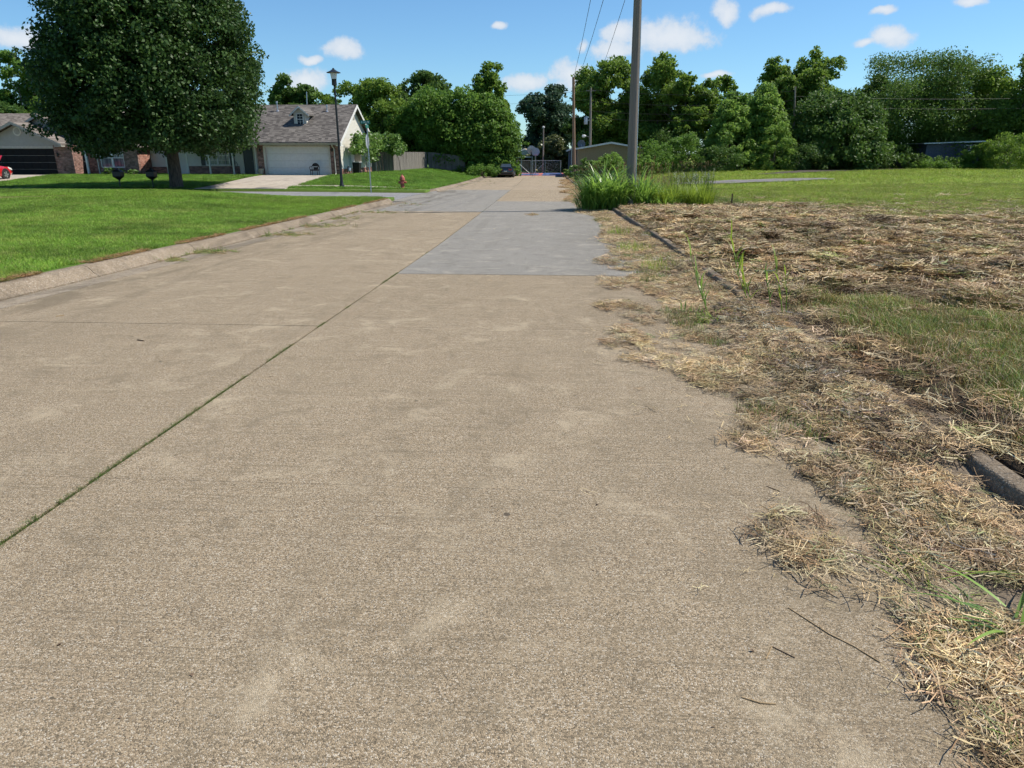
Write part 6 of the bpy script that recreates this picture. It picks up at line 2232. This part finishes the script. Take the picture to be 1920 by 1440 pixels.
# ------------------------------------------------------------------ cars
def car(label, paint, loc, ang, hood_open=False, kind='parked_car', L=4.7, Wd=.9):
    """nose along +x before turning; parts built round the origin on the ground"""
    h = thing(kind, label, 'car', (0, 0, 0))
    def sec(x, zb, zt, w, tw):
        k = .12
        return [(x, -w * .92, zb), (x, -w, zb + k), (x, -w, zt - .25), (x, -tw, zt - .04), (x, -tw * .6, zt), (x, tw * .6, zt), (x, tw, zt - .04), (x, w, zt - .25), (x, w, zb + k), (x, w * .92, zb)]
    hb = .78 if hood_open else .98
    body = MB().loft([sec(-2.35, .42, .86, .70, .62), sec(-2.28, .30, 1.0, .82, .72), sec(-1.6, .22, 1.05, .88, .78), (sec(-.8, .20, 1.0, .9, .82)), sec(.6, .20, .98, .9, .82), sec(1.2, .20, .96, .9, .8), sec(1.9, .24, .88, .87, .74), sec(2.25, .32, .76, .76, .62), sec(2.35, .42, .66, .62, .5)])
    bo = body.build('body', paint, h, True)
    cab = MB().loft([[(-1.75, -.70, 1.0), (-1.75, .70, 1.0), (-1.70, .66, 1.02), (-1.70, -.66, 1.02)], [(-1.05, -.74, .98), (-1.05, .74, .98), (-.95, .58, 1.42), (-.95, -.58, 1.42)],
                     [(-.2, -.76, .96), (-.2, .76, .96), (-.2, .60, 1.47), (-.2, -.60, 1.47)], [(.5, -.76, .96), (.5, .76, .96), (.3, .58, 1.42), (.3, -.58, 1.42)], [(1.25, -.72, .93), (1.25, .72, .93), (1.2, .68, .95), (1.2, -.68, .95)]])
    cab.build('cabin', paint, h, True)
    MB().quad((-1.72, -.60, 1.06), (-1.72, .60, 1.06), (-1.06, .52, 1.40), (-1.06, -.52, 1.40)).build('rear_window', 'window_glass', h).location = (-.015, 0, .018)
    MB().quad((1.18, -.60, .99), (1.18, .60, .99), (.42, .52, 1.40), (.42, -.52, 1.40)).build('windscreen', 'window_glass', h).location = (.015, 0, .018)
    for s in (-1, 1):
        for a, b in ((-.95, -.2), (-.14, .45)):
            MB().quad((a - .2 if a < -.5 else a, s * .77, 1.02), (b + (.4 if b > 0 else 0), s * .77, 1.02), (b, s * .625, 1.38), (a + .1, s * .625, 1.38)).build('side_window', 'window_glass', h)
        MB().box(-2.36, -2.2, s * .50 - .17, s * .50 + .17, .74, .90).build('tail_light', 'tail_lamp', h, bevel=.02)
        MB().prism([(1.95, .70), (2.30, .62), (2.22, .76), (1.92, .86)], 'Y', s * .62, s * .76).build('headlight', 'head_lamp', h)
        MB().prism([(.55, .98), (.75, .98), (.72, 1.12), (.57, 1.12)], 'Y', s * .90, s * 1.02).build('mirror', paint, h)
        for wx in (-1.42, 1.42):
            w = MB().lathe([(.22, -.11), (.31, -.11), (.335, -.07), (.335, .07), (.31, .11), (.22, .11)], 20, (wx, s * .80, .335), 'Y').build('wheel', 'tyre', h, True)
            MB().lathe([(.215, -.10), (.215, .10)], 16, (wx, s * .80, .335), 'Y').build('hub', 'rubber_black', w)
            sp = MB()
            for q in range(5):
                a = q * 2 * PI / 5
                c_, s_ = math.cos(a), math.sin(a)
                pts = [(wx + u * c_ - v * s_, .335 + u * s_ + v * c_) for u, v in ((.02, -.045), (.21, -.06), (.21, .06), (.02, .045))]
                sp.prism(pts, 'Y', s * .80 + s * .10, s * .80 + s * .125)
            sp.build('rim', 'alloy', w)
            MB().lathe([(.395, -.06), (.395, .06)], 20, (wx, s * .845, .36), 'Y').build('wheel_arch', 'rubber_black', h)
    MB().box(-2.372, -2.355, -.16, .16, .62, .72).build('number_plate', 'plate', h)
    MB().box(-2.37, -2.24, -.74, .74, .36, .50).build('rear_bumper', paint if paint != 'car_black' else 'rubber_black', h, bevel=.03)
    if hood_open:
        MB().loft([[(1.1, -.66, .97), (1.1, .66, .97), (1.13, .66, 1.0), (1.13, -.66, 1.0)], [(1.55, -.64, 1.42), (1.55, .64, 1.42), (1.59, .64, 1.45), (1.59, -.64, 1.45)], [(1.85, -.55, 1.62), (1.85, .55, 1.62), (1.89, .55, 1.64), (1.89, -.55, 1.64)]]).build('hood', paint, h, True)
    h.location = loc
    h.rotation_euler = (0, 0, ang)
    return h


xs, ys = W(947, 333, 79.5)[0], 79.5
car('black sedan parked facing away near the road end', 'car_black', (xs, ys + 2.35, float(gz(xs, ys, False)) if xs - float(bend(ys)) < UL else float(zr(ys))), PI / 2 + .02)
xr_ = W(11, 336, 50.2)[0]
car('red car with raised hood cut by the left edge', 'car_red', (xr_ - .8, 50.2 - 1.42, float(gz(xr_ - .8, 49.5, False)) + .036), PI / 2, True, L=4.4)
xm_ = W(1058, 315, 112)[0]
car('dark maroon car parked behind the court gate', 'car_maroon', (xm_, 112, float(gz(xm_, 112, False))), .1)


# ------------------------------------------------------------------ end of the road: court, gate, hoops, far buildings
GY = ROAD_END + .6
zc = float(zr(90))
court = MB().box(W(955, 325, GY)[0], W(1056, 325, GY)[0] + .6, GY - .2, 101, zc - .2, zc + .012).build('court', 'court_red')
tag(court, 'painted red and blue basketball court behind the gate', kind='structure')
MB().box(W(972, 325, GY)[0], W(1008, 325, GY)[0], GY + 1.2, GY + 8, zc + .013, zc + .017).build('painted_key', 'court_blue', court)
MB().box(W(1016, 325, GY)[0], W(1054, 325, GY)[0], GY + .2, GY + 11, zc + .013, zc + .017).build('painted_key', 'court_blue', court)
MB().box(W(972, 325, GY)[0], W(1052, 325, GY)[0], GY + 12.2, GY + 12.8, zc + .013, zc + .017).build('painted_line', 'pale_wall', court)


def gate():
    xa, xb, xc = W(969, 330, GY)[0], W(1051, 330, GY)[0], W(996, 330, GY)[0]
    h = thing('pipe_gate', 'chain link double gate of galvanised pipe closing the road end', 'gate', (xc, GY, zc))
    top = zc + 1.72
    for x, r in ((xa, .045), (xb, .05), (xc - .05, .04), (xc + .12, .04), (W(1022, 330, GY)[0], .03)):
        MB().tube([(x, GY, zc - .02), (x, GY, top + .05)], r, 8).build('post', 'galvanised', h)
    for z, r in ((top, .028), (zc + .12, .022)):
        MB().tube([(xa, GY, z), (xc - .05, GY, z)], r, 6).build('rail', 'galvanised', h)
        MB().tube([(xc + .12, GY, z), (xb, GY, z)], r, 6).build('rail', 'galvanised', h)
    MB().tube([(xa + .1, GY, zc + 1.5), (xc - .08, GY, zc + .14)], .024, 6).build('brace', 'galvanised', h)
    MB().tube([(xc + .14, GY, zc + .14), (xc + 1.4, GY, zc + 1.3)], .024, 6).build('brace', 'galvanised', h)
    mb = MB()
    n = int((xb - xa) / .16)
    for i in range(-12, n):
        for s in (1, -1):
            x0 = xa + i * .16 if s > 0 else xa + i * .16 + 1.6
            x1 = x0 + s * 1.58
            za, zb = zc + .12, top
            # clip to the gate's width
            def clip(xp, zp, xq, zq):
                t0, t1 = 0, 1
                dx = xq - xp
                for lim, sg in ((xa, 1), (xb, -1)):
                    if dx * sg > 0:
                        t0 = max(t0, (lim - xp) / dx)
                    else:
                        t1 = min(t1, (lim - xp) / dx)
                return (t0, t1)
            t0, t1 = clip(x0, za, x1, zb)
            if t1 - t0 > .05:
                mb.tube([(x0 + (x1 - x0) * t0, GY + .01 * s, za + (zb - za) * t0), (x0 + (x1 - x0) * t1, GY + .01 * s, za + (zb - za) * t1)], .0035, 3, False)
    o = mb.build('chain_link_mesh', 'galvanised', h)
    o['kind'] = 'stuff'


gate()


def hoop(label, px, py_top, Y, hw, back):
    x = W(px, 300, Y)[0]
    zt = W(px, py_top, Y)[1]
    h = thing('basketball_hoop', label, 'basketball hoop', (x, Y, zc))
    d = 1 if back else -1
    MB().tube([(x, Y, zc), (x, Y, zt - .75), (x, Y + d * .5, zt - .45)], .05, 8).build('pole', 'rubber_black' if back else 'galvanised', h)
    fan = [(x - hw * .55, zt - .95), (x + hw * .55, zt - .95), (x + hw, zt - .55)] + [(x + hw * math.cos(a), zt - .55 + .55 * math.sin(a)) for a in np.linspace(.2, PI - .2, 9)] + [(x - hw, zt - .55)]
    b = MB().prism(fan, 'Y', Y + d * .5, Y + d * .53).build('backboard', 'hoop_board', h)
    for s in (-1, 1):
        MB().tube([(x, Y + d * .47, zt - .95), (x + s * hw * .7, Y + d * .47, zt - .25)], .02, 5).build('strut', 'sign_back', b)
    ring = [(x + .225 * math.cos(a), Y + d * (.78) + .225 * math.sin(a), zt - .88) for a in np.linspace(0, 2 * PI, 17)]
    MB().tube(ring, .012, 5, False).build('rim', 'hoop_red', h)


hoop('basketball hoop seen from behind at the gate', 996, 273, GY + 1.4, .58, True)
hoop('basketball hoop facing the camera on the far side of the court', 1004, 277, GY + 6.5, .55, False)


def simple_house(label, name, x0, x1, y0, y1, zg, ze, zrg, wall, roof, ridge='Y', openings=(), cat='house', over=.35):
    h = thing(name, label, cat, ((x0 + x1) / 2, (y0 + y1) / 2, zg))
    MB().box(x0, x1, y0, y1, zg - .3, ze).build('wall', wall, h)
    if ridge == 'Y':
        MB().prism([(x0, ze), (x1, ze), ((x0 + x1) / 2, zrg - .12)], 'Y', y0, y1).build('gable', wall, h)
        gable_roof(h, x0 - over, x1 + over, y0 - over, y1 + over, ze - .05, zrg, .12, roof, 'Y')
        MB().prism([(x0 - over, ze - .05), ((x0 + x1) / 2, zrg), (x1 + over, ze - .05), (x1 + over, ze - .22), ((x0 + x1) / 2, zrg - .2), (x0 - over, ze - .22)], 'Y', y0 - over - .03, y0 - over - .003).build('fascia', 'white_trim', h)
    else:
        MB().prism([(y0, ze), (y1, ze), ((y0 + y1) / 2, zrg - .12)], 'X', x0, x1).build('gable', wall, h)
        gable_roof(h, x0 - over, x1 + over, y0 - over, y1 + over, ze - .05, zrg, .12, roof, 'X')
        MB().box(x0 - over, x1 + over, y0 - over - .03, y0 - over - .002, ze - .22, ze - .06).build('fascia', 'white_trim', h)
    for nm, a, b, c, d, mt in openings:
        MB().box(a, b, y0 - .04, y0 - .002, c, d).build(nm, mt, h)
    return h


def wx(px, Y):
    return W(px, 300, Y)[0]


def wz(py, Y, px=1000):
    return W(px, py, Y)[1]


# tan cottage right of the road
Y = 82
hc = simple_house('tan cottage with low gable roof behind the right hand bushes', 'cottage', wx(1084, Y), wx(1206, Y), Y, Y + 9, -.5, wz(277, Y), wz(266, Y), 'brown_wall', 'roof_grey')
ds = thing('satellite_dish', 'dark satellite dish on the cottage roof corner', 'dish', (wx(1089, Y), Y - .1, wz(276, Y)))
MB().lathe([(.02, .1), (.25, .03), (.42, -.05), (.43, -.04), (.25, .05), (.02, .12)], 14, (wx(1089, Y), Y - .1, wz(270, Y)), 'Y').build('reflector', 'blue_grey_wall', ds, True)
MB().tube([(wx(1089, Y), Y - .05, wz(278, Y)), (wx(1089, Y), Y - .05, wz(270, Y))], .03, 5).build('mast', 'galvanised', ds)
# blue-grey lean-to beside it
Y = 90
simple_house('small blue-grey building left of the tan cottage', 'shed', wx(1067, Y), wx(1084, Y), Y, Y + 5, -.6, wz(281, Y), wz(276, Y), 'blue_grey_wall', 'pale_wall', openings=[('window', wx(1070, Y), wx(1076, Y), wz(297, Y), wz(286, Y), 'window_glass')], cat='building')
Y = 116
simple_house('pale green house behind the court', 'bungalow', wx(1041, Y), wx(1072, Y), Y, Y + 9, -.8, wz(298, Y), wz(289, Y), 'pale_wall', 'pale_wall', 'X', openings=[('window', wx(1050, Y), wx(1056, Y), wz(312, Y), wz(303, Y), 'window_glass')])
# tan pavilion with arched gable and flat carport
Y = 112
pv = simple_house('tan building with arched teal gable and carport behind the left hoop', 'pavilion', wx(962, Y), wx(1004, Y), Y, Y + 9, -.9, wz(294, Y), wz(278, Y), 'tan_wall', 'tan_wall', openings=[('dark_opening', wx(974, Y), wx(992, Y), wz(302, Y), wz(296, Y), 'room_dark'), ('garage_opening', wx(966, Y), wx(998, Y), wz(318, Y), wz(303, Y), 'brown_wall')], cat='building')
ar = [(wx(985, Y) + 1.0 * math.cos(a), wz(291, Y) + .75 * math.sin(a)) for a in np.linspace(0, PI, 10)]
MB().prism(ar, 'Y', Y - .4, Y - .38).build('gable_arch', 'teal_panel', pv)
cp = MB().box(wx(954, 108), wx(999, 108), 106, 111.2, wz(295.5, 108), wz(293.5, 108)).build('carport_roof', 'pale_wall', pv)
for px in (956, 978, 998):
    MB().tube([(wx(px, 106.2), 106.2, zc), (wx(px, 106.2), 106.2, wz(295.5, 108))], .06, 6).build('carport_post', 'pale_wall', pv)
# grey shed in the right tree line
Y = 86
zg = float(gz(wx(1780, Y), Y, False))
sh = thing('garden_shed', 'dark grey shed with pale metal roof under the hackberries', 'shed', (wx(1780, Y), Y, zg))
x0, x1 = wx(1733, Y), wx(1836, Y)
zt = wz(270, Y, 1780)
MB().box(x0, x1, Y, Y + 4, zg - .3, zt).build('wall', 'shed_grey', sh)
n = 14
for i in range(1, n):
    xx = x0 + (x1 - x0) * i / n
    MB().box(xx - .012, xx + .012, Y - .012, Y - .001, zg - .2, zt - .02).build('wall_batten', 'shed_grey', sh)
MB().prism([(x0 - .6, zt + .0), (x1 + .25, zt + .22), (x1 + .25, zt + .36), (x0 - .6, zt + .1)], 'Y', Y - .5, Y + 4.3).build('roof', 'shed_roof', sh)
w = MB().box(wx(1803, Y), wx(1816, Y), Y - .05, Y - .002, wz(283, Y, 1810), wz(272, Y, 1810)).build('window', 'white_trim', sh)
MB().box(wx(1804.5, Y), wx(1814.5, Y), Y - .06, Y - .051, wz(281.5, Y, 1810), wz(273.5, Y, 1810)).build('pane', 'window_glass', w)
